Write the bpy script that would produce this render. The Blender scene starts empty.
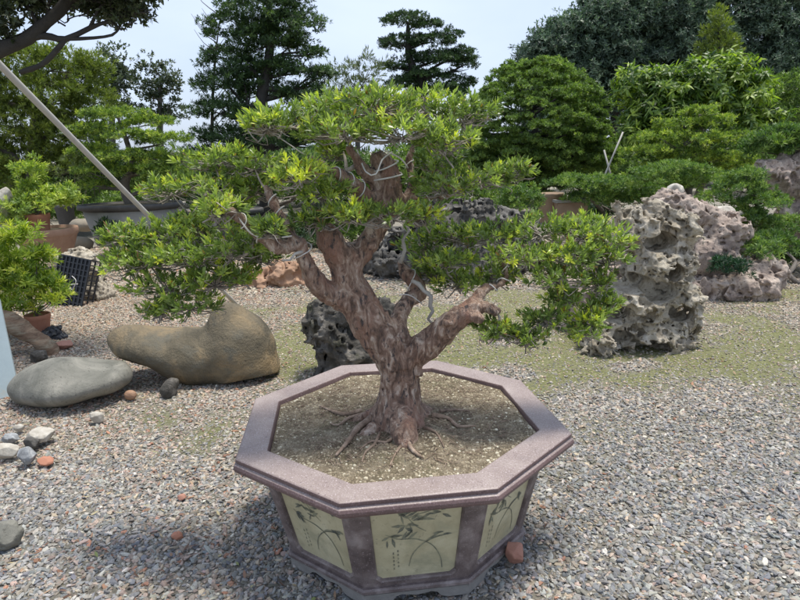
import bpy, math, random
import numpy as np
from mathutils import Vector, Matrix
rng = np.random.default_rng(7)
random.seed(7)
scene = bpy.context.scene
COL = scene.collection
PI = math.pi
# ------------------------------------------------------------ camera model
F = 600.0; PITCH = math.radians(14.036); ROLL = math.radians(-1.86); CH = 1.49
cP, sP = math.cos(PITCH), math.sin(PITCH); cR, sR = math.cos(ROLL), math.sin(ROLL)
def ray(px, py):
    a, b = px-400., py-300.
    x = cR*a+sR*b; y = -sR*a+cR*b
    return np.array([x/F, cP-(y/F)*sP, -sP-(y/F)*cP])
def W(px, py, Y):
    d = ray(px, py); t = Y/d[1]
    return np.array([0, 0, CH])+d*t
def G(px, py, z=0.):
    d = ray(px, py); t = (z-CH)/d[2]
    return np.array([0, 0, CH])+d*t
def ps(Y):            # metres per photo pixel at distance Y
    return Y/F*1.02
# ------------------------------------------------------------ noise
_T = np.random.default_rng(3).random((32, 32, 32)).astype(np.float32)*2-1
def noise3(p, freq=1., seed=0):
    q = np.asarray(p, np.float32)*freq+np.float32(seed*7.31+100)
    i = np.floor(q).astype(np.int32); f = q-i; f = f*f*(3-2*f)
    i0 = i & 31; i1 = (i+1) & 31
    x0, y0, z0 = i0[..., 0], i0[..., 1], i0[..., 2]; x1, y1, z1 = i1[..., 0], i1[..., 1], i1[..., 2]
    fx, fy, fz = f[..., 0], f[..., 1], f[..., 2]
    a = _T[x0, y0, z0]*(1-fx)+_T[x1, y0, z0]*fx; b = _T[x0, y1, z0]*(1-fx)+_T[x1, y1, z0]*fx
    c = _T[x0, y0, z1]*(1-fx)+_T[x1, y0, z1]*fx; d = _T[x0, y1, z1]*(1-fx)+_T[x1, y1, z1]*fx
    return (a*(1-fy)+b*fy)*(1-fz)+(c*(1-fy)+d*fy)*fz
def fbm(p, freq, octs=4, seed=0):
    v = 0; a = 1.
    for k in range(octs):
        v = v+a*noise3(p, freq*2**k, seed+k); a *= .5
    return v
def norm(v): return v/np.maximum(np.linalg.norm(v, axis=-1, keepdims=True), 1e-9)
# ------------------------------------------------------------ objects
def tag(o, label=None, cat=None, group=None, kind=None):
    if label: o['label'] = label
    if cat: o['category'] = cat
    if group: o['group'] = group
    if kind: o['kind'] = kind
    return o
def thing(name, loc, label, cat, group=None):
    o = bpy.data.objects.new(name, None); COL.objects.link(o)
    o.empty_display_size = .1
    o.location = [float(v) for v in loc]
    return tag(o, label, cat, group)
def mesh_obj(name, V, faces, mat, parent=None, smooth=True, tone=None, col=None):
    """V (n,3) world coords; faces: list of arrays (m,k)"""
    V = np.asarray(V, np.float32)
    if parent is not None:
        off = np.array(root_loc(parent), np.float32); V = V-off
    me = bpy.data.meshes.new(name)
    if not isinstance(faces, (list, tuple)): faces = [faces]
    elif np.ndim(faces[0]) == 1: faces = [faces]
    faces = [np.asarray(f, np.int32) for f in faces if len(f)]
    me.vertices.add(len(V)); me.vertices.foreach_set('co', V.ravel())
    nl = sum(f.size for f in faces); npoly = sum(len(f) for f in faces)
    me.loops.add(nl); me.loops.foreach_set('vertex_index', np.concatenate([f.ravel() for f in faces]))
    me.polygons.add(npoly)
    tot = np.concatenate([np.full(len(f), f.shape[1], np.int32) for f in faces])
    st = np.concatenate([[0], np.cumsum(tot)[:-1]]).astype(np.int32)
    me.polygons.foreach_set('loop_start', st)
    me.polygons.foreach_set('use_smooth', np.full(npoly, smooth))
    if tone is not None:
        a = me.attributes.new('tone', 'FLOAT', 'POINT'); a.data.foreach_set('value', np.asarray(tone, np.float32))
    me.update(calc_edges=True); me.validate()
    if mat: me.materials.append(mat)
    o = bpy.data.objects.new(name, me); COL.objects.link(o)
    if parent is not None: o.parent = parent
    return o
def root_loc(o):
    l = np.zeros(3)
    while o is not None:
        l = l+np.array(o.location[:]); o = o.parent
    return l
def single(name, V, faces, mat, label, cat, group=None, kind=None, smooth=True, **k):
    V = np.asarray(V, np.float32)
    base = np.array([V[:, 0].mean(), V[:, 1].mean(), V[:, 2].min()])
    o = mesh_obj(name, V-base, faces, mat, None, smooth, **k); o.location = [float(v) for v in base]
    return tag(o, label, cat, group, kind)
class MB:             # mesh accumulator
    def __init__(s): s.V = []; s.F = {}; s.n = 0
    def add(s, V, *faces):
        V = np.asarray(V, float); s.V.append(V)
        for f in faces:
            for q in f: s.F.setdefault(len(q), []).append([i+s.n for i in q])
        s.n += len(V)
    def data(s): return np.concatenate(s.V), [np.array(f) for f in s.F.values()]
def box_arr(c, size, rot=None, bev=0):
    c = np.array(c, float); h = np.array(size, float)/2
    V = np.array([[x, y, z] for x in (-1, 1) for y in (-1, 1) for z in (-1, 1)])*h
    if rot is not None: V = V@np.array(rot).T
    return V+c, [[0, 1, 3, 2], [4, 6, 7, 5], [0, 4, 5, 1], [2, 3, 7, 6], [0, 2, 6, 4], [1, 5, 7, 3]]
def rotz(a): c, s = math.cos(a), math.sin(a); return np.array([[c, -s, 0], [s, c, 0], [0, 0, 1]])
def rotx(a): c, s = math.cos(a), math.sin(a); return np.array([[1, 0, 0], [0, c, -s], [0, s, c]])
def roty(a): c, s = math.cos(a), math.sin(a); return np.array([[c, 0, s], [0, 1, 0], [-s, 0, c]])
def catmull(P, R, step):
    P = np.asarray(P, float); R = np.asarray(R, float)
    if len(P) < 3:
        n = max(2, int(np.linalg.norm(P[-1]-P[0])/step)); t = np.linspace(0, 1, n)[:, None]
        return P[0]+(P[-1]-P[0])*t, R[0]+(R[-1]-R[0])*t[:, 0]
    Q = np.vstack([2*P[0]-P[1], P, 2*P[-1]-P[-2]]); o = []; r = []
    for i in range(len(P)-1):
        a, b, c, d = Q[i:i+4]; n = max(2, int(np.linalg.norm(c-b)/step))
        for k in range(n):
            t = k/n
            o.append(.5*((2*b)+(c-a)*t+(2*a-5*b+4*c-d)*t*t+(-a+3*b-3*c+d)*t**3)); r.append(R[i]*(1-t)+R[i+1]*t)
    o.append(P[-1]); r.append(R[-1])
    return np.array(o), np.array(r)
def tube(mb, P, R, seg=8, step=.03, wob=0., seed=0, close=True):
    P, R = catmull(P, R, step)
    T = norm(np.gradient(P, axis=0)); up = np.array([0, 0, 1.]) if abs(T[0][2]) < .9 else np.array([1., 0, 0])
    N = norm(np.cross(T[0], up)); V = []
    for i in range(len(P)):
        N = norm(N-T[i]*np.dot(N, T[i])); B = np.cross(T[i], N)
        a = np.arange(seg)*2*PI/seg
        ring = np.outer(np.cos(a), N)+np.outer(np.sin(a), B)
        rr = R[i]*(1+wob*noise3(P[i]+ring*R[i]*1., 1.2/max(R.max(), .003)/2, seed)) if wob else np.full(seg, R[i])
        V.append(P[i]+ring*rr[:, None])
    V = np.concatenate(V); n = len(P); q = []
    for i in range(n-1):
        for j in range(seg):
            k = (j+1) % seg; q.append([i*seg+j, i*seg+k, (i+1)*seg+k, (i+1)*seg+j])
    caps = [list(range(seg))[::-1], [(n-1)*seg+j for j in range(seg)]] if close else []
    mb.add(V, q, caps)
def lathe(mb, c, prof, seg=40, wob=0):
    V = []; 
    for r, z in prof:
        a = np.arange(seg)*2*PI/seg
        V.append(np.stack([c[0]+r*np.cos(a), c[1]+r*np.sin(a), np.full(seg, c[2]+z)], 1))
    n = len(prof); q = []
    for i in range(n-1):
        for j in range(seg):
            k = (j+1) % seg; q.append([i*seg+j, i*seg+k, (i+1)*seg+k, (i+1)*seg+j])
    mb.add(np.concatenate(V), q, [[(n-1)*seg+j for j in range(seg)], list(range(seg))[::-1]])
# ------------------------------------------------------------ surface nets
def surface_nets(V, org, h):
    nx, ny, nz = V.shape; S = V < 0
    cs = np.zeros((nx-1, ny-1, nz-1), np.int8)
    for a in (0, 1):
        for b in (0, 1):
            for c in (0, 1): cs += S[a:nx-1+a, b:ny-1+b, c:nz-1+c]
    act = (cs > 0) & (cs < 8); idx = np.argwhere(act); ids = -np.ones(act.shape, np.int64); ids[act] = np.arange(len(idx))
    acc = np.zeros((len(idx), 3)); cnt = np.zeros(len(idx)); i, j, k = idx.T
    cor = [(a, b, c) for a in (0, 1) for b in (0, 1) for c in (0, 1)]
    for p in cor:
        for ax in range(3):
            if p[ax]: continue
            q = list(p); q[ax] = 1
            v0 = V[i+p[0], j+p[1], k+p[2]]; v1 = V[i+q[0], j+q[1], k+q[2]]
            m = (v0 < 0) != (v1 < 0); t = np.where(m, v0/np.where(m, v0-v1, 1), 0)
            pos = np.tile(np.array(p, float), (len(idx), 1)); pos[:, ax] += t
            acc[m] += pos[m]; cnt[m] += 1
    P = (idx+acc/cnt[:, None])*h+org
    quads = []
    for ax in range(3):
        sl0 = [slice(None)]*3; sl1 = [slice(None)]*3; sl0[ax] = slice(0, -1); sl1[ax] = slice(1, None)
        d = S[tuple(sl0)] != S[tuple(sl1)]; e = np.argwhere(d)
        o1, o2 = [(1, 2), (2, 0), (0, 1)][ax]
        ok = (e[:, o1] > 0) & (e[:, o2] > 0) & (e[:, o1] < V.shape[o1]-1) & (e[:, o2] < V.shape[o2]-1); e = e[ok]
        def cid(da, db):
            c = e.copy(); c[:, o1] += da; c[:, o2] += db; return ids[c[:, 0], c[:, 1], c[:, 2]]
        q = np.stack([cid(-1, -1), cid(0, -1), cid(0, 0), cid(-1, 0)], 1)
        ins = S[e[:, 0], e[:, 1], e[:, 2]]
        q[~ins] = q[~ins][:, ::-1]; quads.append(q)
    return P, np.concatenate(quads)
class Field:
    def __init__(s, lo, hi, h):
        s.lo = np.array(lo, float); s.h = h; n = np.ceil((np.array(hi)-s.lo)/h).astype(int)+1
        s.V = np.full(n, 1., np.float32); s.n = n
    def sub(s, lo, hi):
        a = np.clip(np.floor((np.array(lo)-s.lo)/s.h).astype(int), 0, s.n); b = np.clip(np.ceil((np.array(hi)-s.lo)/s.h).astype(int)+1, 0, s.n)
        if (b <= a).any(): return None, None
        g = np.stack(np.meshgrid(*[s.lo[i]+np.arange(a[i], b[i])*s.h for i in range(3)], indexing='ij'), -1).astype(np.float32)
        return tuple(slice(a[i], b[i]) for i in range(3)), g
    def union(s, sl, d, k):
        v = s.V[sl]
        if k > 0:
            hh = np.clip(.5+.5*(v-d)/k, 0, 1); s.V[sl] = v+(d-v)*hh-k*hh*(1-hh)
        else: s.V[sl] = np.minimum(v, d)
    def ell(s, c, r, k=.05, R=None):
        c = np.array(c, float); r = np.array(r, float); m = r.max()*1.5+k*2+.05
        sl, g = s.sub(c-m, c+m)
        if sl is None: return
        q = g-c.astype(np.float32)
        if R is not None: q = q@np.array(R, np.float32)
        k0 = np.linalg.norm(q/r, axis=-1); k1 = np.linalg.norm(q/(r*r), axis=-1)
        s.union(sl, (k0*(k0-1)/np.maximum(k1, 1e-6)).astype(np.float32), k)
    def cone(s, a, b, ra, rb, k=.02):
        a = np.array(a, float); b = np.array(b, float); m = max(ra, rb)*1.6+k*2+.02
        sl, g = s.sub(np.minimum(a, b)-m, np.maximum(a, b)+m)
        if sl is None: return
        ab = b-a; t = np.clip(((g-a)@ab)/max(ab@ab, 1e-9), 0, 1)
        s.union(sl, (np.linalg.norm(g-a-t[..., None]*ab, axis=-1)-(ra+(rb-ra)*t)).astype(np.float32), k)
    def carve(s, c, r, k=.01, sq=(1, 1, 1)):
        c = np.array(c, float); m = r*1.4+k*2
        sl, g = s.sub(c-m, c+m)
        if sl is None: return
        d = -(np.linalg.norm((g-c)/np.array(sq), axis=-1)-r); v = s.V[sl]
        hh = np.clip(.5-.5*(v-d)/k, 0, 1); s.V[sl] = v+(d-v)*hh+k*hh*(1-hh)
    def path(s, P, R, k=.02, step=.03):
        P, R = catmull(P, R, .012); m = max(R)*1.6+k*2+.02
        sl, g = s.sub(P.min(0)-m, P.max(0)+m); d = np.full(g.shape[:3], 1., np.float32); o = np.array([x.start for x in sl])
        for i in range(len(P)-1):
            a, b = P[i], P[i+1]; mm = max(R[i], R[i+1])+.06
            l0 = np.clip(np.floor((np.minimum(a, b)-mm-s.lo)/s.h).astype(int)-o, 0, d.shape); l1 = np.clip(np.ceil((np.maximum(a, b)+mm-s.lo)/s.h).astype(int)+1-o, 0, d.shape)
            q = tuple(slice(l0[x], l1[x]) for x in range(3)); gg = g[q]; ab = (b-a).astype(np.float32)
            t = np.clip(((gg-a.astype(np.float32))@ab)/max(float(ab@ab), 1e-9), 0, 1)
            d[q] = np.minimum(d[q], np.linalg.norm(gg-a.astype(np.float32)-t[..., None]*ab, axis=-1)-(R[i]+(R[i+1]-R[i])*t))
        s.union(sl, d, k)
    def all(s): return s.sub(s.lo-1, s.lo+s.n*s.h+1)
# ------------------------------------------------------------ materials
def newmat(name):
    m = bpy.data.materials.new(name); m.use_nodes = True; nt = m.node_tree; nt.nodes.clear()
    out = nt.nodes.new('ShaderNodeOutputMaterial'); b = nt.nodes.new('ShaderNodeBsdfPrincipled')
    nt.links.new(b.outputs[0], out.inputs[0]); return m, nt, b, out
def N(nt, t, **k):
    n = nt.nodes.new(t)
    for a, v in k.items(): setattr(n, a, v)
    return n
def ramp(nt, src, stops):
    r = N(nt, 'ShaderNodeValToRGB'); e = r.color_ramp.elements
    while len(e) < len(stops): e.new(.5)
    for el, (p, c) in zip(e, stops): el.position = p; el.color = (*c, 1)
    nt.links.new(src, r.inputs[0]); return r.outputs[0]
def noiz(nt, scale, detail=5, rough=.6, vec=None, dist=0):
    n = N(nt, 'ShaderNodeTexNoise'); n.inputs['Scale'].default_value = scale; n.inputs['Detail'].default_value = detail
    n.inputs['Roughness'].default_value = rough; n.inputs['Distortion'].default_value = dist
    if vec is not None: nt.links.new(vec, n.inputs['Vector'])
    return n.outputs[0]
def objco(nt, sc=(1, 1, 1)):
    t = N(nt, 'ShaderNodeTexCoord'); m = N(nt, 'ShaderNodeMapping'); m.inputs['Scale'].default_value = sc
    nt.links.new(t.outputs['Object'], m.inputs[0]); return m.outputs[0]
def mix(nt, fac, a, b, mode='MIX'):
    m = N(nt, 'ShaderNodeMix', data_type='RGBA', blend_type=mode)
    for s, v in ((m.inputs[0], fac), (m.inputs[6], a), (m.inputs[7], b)):
        if isinstance(v, (int, float)): s.default_value = v
        elif isinstance(v, tuple): s.default_value = (*v, 1)
        else: nt.links.new(v, s)
    return m.outputs[2]
def bump(nt, b, h, strength=.5, dist=.01, prev=None):
    n = N(nt, 'ShaderNodeBump'); n.inputs['Strength'].default_value = strength; n.inputs['Distance'].default_value = dist
    nt.links.new(h, n.inputs['Height'])
    if prev is not None: nt.links.new(prev, n.inputs['Normal'])
    nt.links.new(n.outputs[0], b.inputs['Normal']); return n.outputs[0]
def surf(name, stops, scale=6, detail=8, rough=.8, bs=40, bstr=.5, bd=.006, sc=(1, 1, 1), speck=None, dist=.4, spec=.4, patch=None):
    m, nt, b, out = newmat(name); v = objco(nt, sc)
    c = ramp(nt, noiz(nt, scale, detail, .62, v, dist), stops)
    if patch:   # (scale, colour, lo, hi)
        f = ramp(nt, noiz(nt, patch[0], 6, .65, v, .3), [(patch[2], (0, 0, 0)), (patch[3], (1, 1, 1))])
        c = mix(nt, f, c, patch[1])
    if speck:   # (scale, colour, lo, hi)
        f = ramp(nt, noiz(nt, speck[0], 3, .7, v), [(speck[2], (0, 0, 0)), (speck[3], (1, 1, 1))])
        c = mix(nt, f, c, speck[1])
    nt.links.new(c, b.inputs['Base Color']); b.inputs['Roughness'].default_value = rough
    b.inputs['Specular IOR Level'].default_value = spec
    p = bump(nt, b, noiz(nt, bs, 6, .65, v), bstr, bd)
    return m
def leafmat(name, stops, rough=.45, trans=.35, tcol=(1.3, 1.5, .5), spec=.5):
    m, nt, b, out = newmat(name)
    a = N(nt, 'ShaderNodeAttribute', attribute_name='tone')
    c = ramp(nt, a.outputs['Fac'], stops); nt.links.new(c, b.inputs['Base Color'])
    b.inputs['Roughness'].default_value = rough; b.inputs['Specular IOR Level'].default_value = spec
    t = N(nt, 'ShaderNodeBsdfTranslucent'); tc = mix(nt, 1., c, tcol, 'MULTIPLY'); nt.links.new(tc, t.inputs[0])
    ms = N(nt, 'ShaderNodeMixShader'); ms.inputs[0].default_value = trans
    nt.links.new(b.outputs[0], ms.inputs[1]); nt.links.new(t.outputs[0], ms.inputs[2]); nt.links.new(ms.outputs[0], out.inputs[0])
    return m
M = {}
M['podo'] = leafmat('podocarpus_leaf', [(0, (.26, .15, .06)), (.03, (.09, .13, .045)), (.4, (.22, .3, .09)), (.75, (.4, .48, .14)), (1, (.66, .68, .1))], .34, .4)
M['podo_b'] = leafmat('bright_podocarpus_leaf', [(0, (.09, .14, .03)), (.4, (.24, .34, .06)), (.8, (.42, .5, .08)), (1, (.6, .62, .1))], .4, .4)
M['dark'] = leafmat('dark_pine_needle', [(0, (.014, .032, .016)), (.6, (.06, .115, .036)), (1, (.16, .25, .07))], .5, .25)
M['cloudp'] = leafmat('cloud_pine_needle', [(0, (.02, .045, .018)), (.6, (.045, .09, .03)), (1, (.1, .17, .045))], .5, .25)
M['dome'] = leafmat('clipped_bush_leaf', [(0, (.04, .075, .02)), (.6, (.18, .28, .065)), (1, (.38, .48, .11))], .45, .3)
M['jun'] = leafmat('juniper_needle', [(0, (.03, .065, .016)), (.5, (.2, .3, .055)), (1, (.5, .56, .1))], .5, .35)
M['junlow'] = leafmat('low_juniper_needle', [(0, (.025, .065, .022)), (.5, (.11, .2, .05)), (1, (.3, .4, .085))], .5, .3)
M['olive'] = leafmat('olive_conifer_needle', [(0, (.05, .075, .018)), (.5, (.15, .2, .038)), (1, (.3, .34, .065))], .5, .35)
M['over'] = leafmat('small_dark_leaf', [(0, (.03, .04, .02)), (.7, (.075, .1, .05)), (1, (.17, .2, .11))], .35, .25)
M['grey'] = leafmat('grey_green_leaf', [(0, (.035, .05, .03)), (.6, (.085, .115, .07)), (1, (.17, .2, .13))], .4, .3)
M['far'] = leafmat('far_tree_leaf', [(0, (.035, .06, .045)), (.6, (.11, .17, .11)), (1, (.24, .32, .2))], .5, .3, (1, 1.2, .8))
M['broad'] = leafmat('large_bright_leaf', [(0, (.04, .08, .025)), (.5, (.11, .19, .04)), (1, (.34, .44, .07))], .42, .4)
M['willow'] = leafmat('pale_shrub_leaf', [(0, (.07, .09, .045)), (1, (.2, .24, .11))], .5, .35)
M['fern'] = leafmat('deep_green_fern', [(0, (.01, .04, .022)), (1, (.04, .11, .05))], .5, .25)
M['bark'] = surf('reddish_podocarpus_bark', [(.32, (.085, .06, .048)), (.44, (.25, .155, .11)), (.55, (.43, .3, .225)), (.66, (.68, .56, .46))], 20, 12, .6, 75, 1., .02, (1.3, 1.3, .6), speck=(34, (.085, .068, .064), .56, .66), dist=1.6, patch=(6, (.36, .2, .14), .5, .64))
M['root'] = surf('pale_root_bark', [(.3, (.13, .09, .065)), (.5, (.28, .2, .145)), (.7, (.45, .35, .27))], 26, 8, .8, 60, .7, .006)
M['twig'] = surf('grey_twig_bark', [(.3, (.14, .115, .095)), (.7, (.48, .43, .38))], 30, 5, .8, 80, .5, .003)
M['dead'] = surf('bleached_deadwood', [(0, (.26, .23, .2)), (1, (.6, .57, .52))], 30, 5, .8, 80, .6, .004)
M['darkbark'] = surf('dark_bark', [(0, (.02, .019, .018)), (1, (.075, .07, .062))], 8, 6, .9, 30, .8, .02)
M['greybark'] = surf('grey_bark', [(0, (.08, .07, .06)), (1, (.25, .22, .19))], 8, 6, .9, 30, .8, .02)
M['wire'] = surf('pale_wire', [(0, (.55, .52, .48)), (1, (.75, .73, .7))], 30, 2, .45, 50, .1, .001)
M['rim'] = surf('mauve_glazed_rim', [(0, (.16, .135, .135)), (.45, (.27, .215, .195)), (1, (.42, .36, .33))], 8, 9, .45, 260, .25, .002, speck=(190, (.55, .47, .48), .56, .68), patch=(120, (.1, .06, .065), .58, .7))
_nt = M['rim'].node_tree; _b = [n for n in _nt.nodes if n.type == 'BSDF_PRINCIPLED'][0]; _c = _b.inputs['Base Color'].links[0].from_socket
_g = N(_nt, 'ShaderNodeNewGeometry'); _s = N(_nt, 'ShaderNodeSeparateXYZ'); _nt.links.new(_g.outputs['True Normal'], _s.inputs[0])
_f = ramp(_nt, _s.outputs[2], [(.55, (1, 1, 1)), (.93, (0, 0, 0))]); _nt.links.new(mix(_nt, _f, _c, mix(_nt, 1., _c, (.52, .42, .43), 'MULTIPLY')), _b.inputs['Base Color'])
M['body'] = surf('purple_brown_glaze', [(.3, (.08, .06, .056)), (.5, (.165, .13, .122)), (.7, (.31, .265, .25))], 12, 9, .45, 120, .35, .003, speck=(150, (.36, .3, .3), .6, .7))
M["panel"] = surf("yellow_green_panel_glaze", [(.3, (.38, .34, .21)), (.5, (.49, .445, .285)), (.7, (.58, .54, .37))], 9, 10, .45, 90, .25, .002, patch=(6, (.37, .35, .23), .52, .66), speck=(40, (.3, .27, .18), .62, .72))
M['ink'] = surf('painted_ink', [(.3, (.07, .08, .075)), (.7, (.3, .3, .2))], 30, 3, .5, 60, .1, .001)
M['foot'] = surf('weathered_grey_feet', [(0, (.12, .11, .1)), (1, (.36, .34, .31))], 14, 8, .8, 70, .6, .006)
M['soil'] = surf('dry_potting_soil', [(.32, (.15, .115, .075)), (.5, (.37, .295, .195)), (.68, (.58, .49, .36))], 22, 12, .95, 90, 1, .04, patch=(3.5, (.25, .22, .12), .5, .7))
M['smooth'] = surf('smooth_brown_boulder', [(.33, (.08, .07, .048)), (.48, (.15, .125, .082)), (.6, (.25, .19, .11)), (.74, (.42, .3, .16))], 3.2, 12, .75, 60, 1., .012, dist=.9, patch=(7, (.13, .12, .09), .52, .68), spec=.3, speck=(70, (.05, .045, .035), .62, .72))
M['flat'] = surf('smooth_grey_stone', [(.3, (.11, .11, .09)), (.5, (.19, .185, .155)), (.7, (.3, .285, .24))], 5, 11, .75, 90, .6, .006, dist=.8, speck=(60, (.09, .085, .07), .6, .7))
M['scholar'] = surf('pitted_limestone', [(.3, (.15, .128, .095)), (.42, (.31, .27, .2)), (.54, (.46, .41, .32)), (.7, (.6, .55, .46))], 7, 12, .9, 45, .8, .02, speck=(38, (.16, .135, .1), .58, .68), dist=1.4, patch=(3.2, (.36, .31, .24), .52, .64))
M['pinkrock'] = surf('pinkish_limestone', [(.3, (.15, .12, .1)), (.44, (.31, .245, .205)), (.56, (.44, .36, .3)), (.7, (.56, .48, .41))], 6, 12, .9, 40, .8, .02, speck=(30, (.12, .095, .08), .57, .67), dist=1.2)
M['darkrock'] = surf('dark_lava_rock', [(.3, (.035, .032, .028)), (.5, (.1, .094, .084)), (.7, (.26, .245, .22))], 7, 10, .85, 60, .9, .015)
M['greyrock'] = surf('dark_grey_mossy_rock', [(.3, (.035, .033, .028)), (.5, (.12, .11, .094)), (.7, (.32, .295, .26))], 8, 12, .9, 45, 1., .03, patch=(6, (.09, .09, .055), .56, .7))
M['tanrock'] = surf('orange_tan_rock', [(0, (.16, .09, .055)), (.5, (.36, .22, .14)), (1, (.52, .38, .27))], 7, 9, .9, 60, .7, .012)
M['terra'] = surf('terracotta', [(0, (.3, .13, .075)), (.5, (.42, .19, .12)), (1, (.5, .28, .19))], 8, 7, .8, 80, .25, .003, patch=(5, (.42, .33, .27), .6, .8))
M['terrab'] = surf('aged_terracotta', [(0, (.2, .12, .08)), (.5, (.33, .205, .14)), (1, (.42, .31, .23))], 8, 7, .85, 80, .3, .003)
M['blackpl'] = surf('black_plastic', [(0, (.018, .02, .024)), (1, (.045, .048, .055))], 8, 4, .45, 60, .1, .002)
M['greypot'] = surf('dark_grey_pot', [(0, (.035, .034, .033)), (.5, (.07, .068, .065)), (1, (.15, .145, .135))], 5, 8, .6, 50, .3, .004)
M['palepot'] = surf('pale_grey_pot_wall', [(0, (.19, .18, .16)), (.5, (.3, .285, .25)), (1, (.42, .4, .35))], 5, 8, .7, 50, .3, .004)
M['tanpot'] = surf('tan_clay_pot', [(0, (.25, .17, .11)), (1, (.42, .31, .22))], 8, 7, .8, 80, .25, .003)
M['pipe'] = surf('pale_grey_pole', [(0, (.3, .28, .25)), (.5, (.43, .41, .37)), (1, (.52, .5, .46))], 6, 7, .55, 40, .25, .002, (3, 3, .6))
M['slate'] = surf('blue_grey_board', [(0, (.2, .25, .27)), (.5, (.32, .39, .41)), (1, (.42, .49, .5))], 3, 8, .6, 50, .25, .003, patch=(7, (.4, .37, .3), .6, .8))
M['wood'] = surf('weathered_wood', [(.3, (.08, .05, .03)), (.5, (.17, .11, .07)), (.7, (.32, .23, .15))], 9, 8, .85, 60, .5, .006, (1, 1, 4), patch=(5, (.3, .28, .2), .5, .7))
M['white'] = surf('pale_limestone_chip', [(.3, (.28, .25, .2)), (.7, (.6, .57, .5))], 14, 7, .85, 60, .6, .006)
M['bluechip'] = surf('blue_grey_rock', [(.3, (.12, .125, .13)), (.5, (.27, .28, .285)), (.7, (.55, .56, .55))], 20, 7, .85, 60, .7, .006)
M['brick'] = surf('broken_brick', [(0, (.28, .12, .085)), (1, (.48, .27, .2))], 14, 7, .9, 90, .6, .006)
M['block'] = surf('beige_stone_block', [(0, (.2, .175, .13)), (1, (.38, .33, .26))], 6, 8, .9, 50, .5, .006)
M['turq'] = surf('turquoise_plastic', [(0, (.16, .34, .32)), (1, (.24, .42, .39))], 6, 4, .5, 50, .1, .002)
# ground & pebbles
m, nt, b, out = newmat('fine_grit_ground'); v = objco(nt)
c1 = ramp(nt, noiz(nt, 45, 8, .75, v), [(.3, (.1, .088, .07)), (.5, (.28, .255, .21)), (.68, (.5, .47, .41))])
c2 = ramp(nt, noiz(nt, 60, 8, .7, v), [(.3, (.09, .095, .03)), (.5, (.22, .225, .085)), (.7, (.4, .385, .2))])
at = N(nt, 'ShaderNodeAttribute', attribute_name='tone')
f = N(nt, 'ShaderNodeMath', operation='ADD'); nt.links.new(at.outputs['Fac'], f.inputs[0])
f2 = N(nt, 'ShaderNodeMath', operation='MULTIPLY_ADD'); nt.links.new(noiz(nt, 5, 8, .7, v), f2.inputs[0]); f2.inputs[1].default_value = 1.4; f2.inputs[2].default_value = -.7
nt.links.new(f2.outputs[0], f.inputs[1]); f.use_clamp = True
nt.links.new(mix(nt, f.outputs[0], c1, c2), b.inputs['Base Color']); b.inputs['Roughness'].default_value = .95
bump(nt, b, noiz(nt, 90, 6, .75, v), 1., .02); M['ground'] = m
m, nt, b, out = newmat('pebble'); at = N(nt, 'ShaderNodeAttribute', attribute_name='pcol', attribute_type='INSTANCER')
v = objco(nt); f = ramp(nt, noiz(nt, 2.5, 6, .7, v), [(.3, (.72, .72, .72)), (.7, (1.2, 1.2, 1.2))])
nt.links.new(mix(nt, 1., at.outputs['Color'], f, 'MULTIPLY'), b.inputs['Base Color']); b.inputs['Roughness'].default_value = .75
M['pebble'] = m
# ------------------------------------------------------------ foliage
def leaf_mesh(base, d, side, L, Wd, bend, tone, wide=.5):
    """strap leaves: base (n,3), direction d, side vector, returns verts, faces, tone"""
    n = len(base); nn = norm(np.cross(side, d))
    L = L[:, None]; w = (Wd/2)[:, None]; bd = bend[:, None]
    p1 = base+d*L*.38-nn*bd*L*.1; p2 = base+d*L*.72-nn*bd*L*.33; t = base+d*L*.98-nn*bd*L*.62
    V = np.stack([base, p1-side*w, p1+side*w, p2-side*w*.85, p2+side*w*.85, t], 1).reshape(-1, 3)
    o = (np.arange(n)*6)[:, None]
    tri = np.concatenate([o+np.array([0, 2, 1]), o+np.array([3, 4, 5])]); qd = o+np.array([1, 2, 4, 3])
    return V, [tri, qd], np.repeat(tone, 6)
def dia_mesh(base, d, side, L, Wd, bend, tone):
    n = len(base); nn = norm(np.cross(side, d)); L = L[:, None]; w = (Wd/2)[:, None]
    p1 = base+d*L*.45; t = base+d*L-nn*(bend[:, None]*L*.4)
    V = np.stack([base, p1-side*w, t, p1+side*w], 1).reshape(-1, 3)
    return V, [(np.arange(n)*4)[:, None]+np.array([0, 3, 2, 1])], np.repeat(tone, 4)
def perp(a, r):
    q = norm(r.normal(size=a.shape)); return norm(q-a*(q*a).sum(-1, keepdims=True))
def tufts(C, A, n, L, Wd, th=(.3, 1.4), stem=.4, tone=None, r=rng, hero=False, bend=(-.1, .7), up=0.):
    """n leaves round each axis A at C"""
    K = len(C); a = np.repeat(norm(A), n, 0); c = np.repeat(C, n, 0)
    s = perp(a, r); q = r.random(K*n)**.8; ang = th[0]+(th[1]-th[0])*q
    d = norm(a*np.cos(ang)[:, None]+s*np.sin(ang)[:, None]+np.array([0, 0, up])); side = norm(np.cross(d, a)+r.normal(size=d.shape)*.25)
    side = norm(side-d*(side*d).sum(-1, keepdims=True))
    # leaves lie with their face roughly up along the axis
    ll = (np.repeat(L, n) if np.ndim(L) else L)*r.uniform(.65, 1.2, K*n); L = (np.repeat(L, n)[:, None] if np.ndim(L) else L); base = c+a*(1-q)[:, None]*stem*L
    tn = np.clip((np.repeat(tone, n) if tone is not None else r.random(K*n)*.8)+r.normal(size=K*n)*.1, 0, 1)
    fn = leaf_mesh if hero else dia_mesh
    return fn(base, d, side, ll, Wd*r.uniform(.75, 1.25, K*n), r.uniform(*bend, K*n), tn)
def sphere_dirs(n, r=rng): return norm(r.normal(size=(n, 3)))
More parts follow.
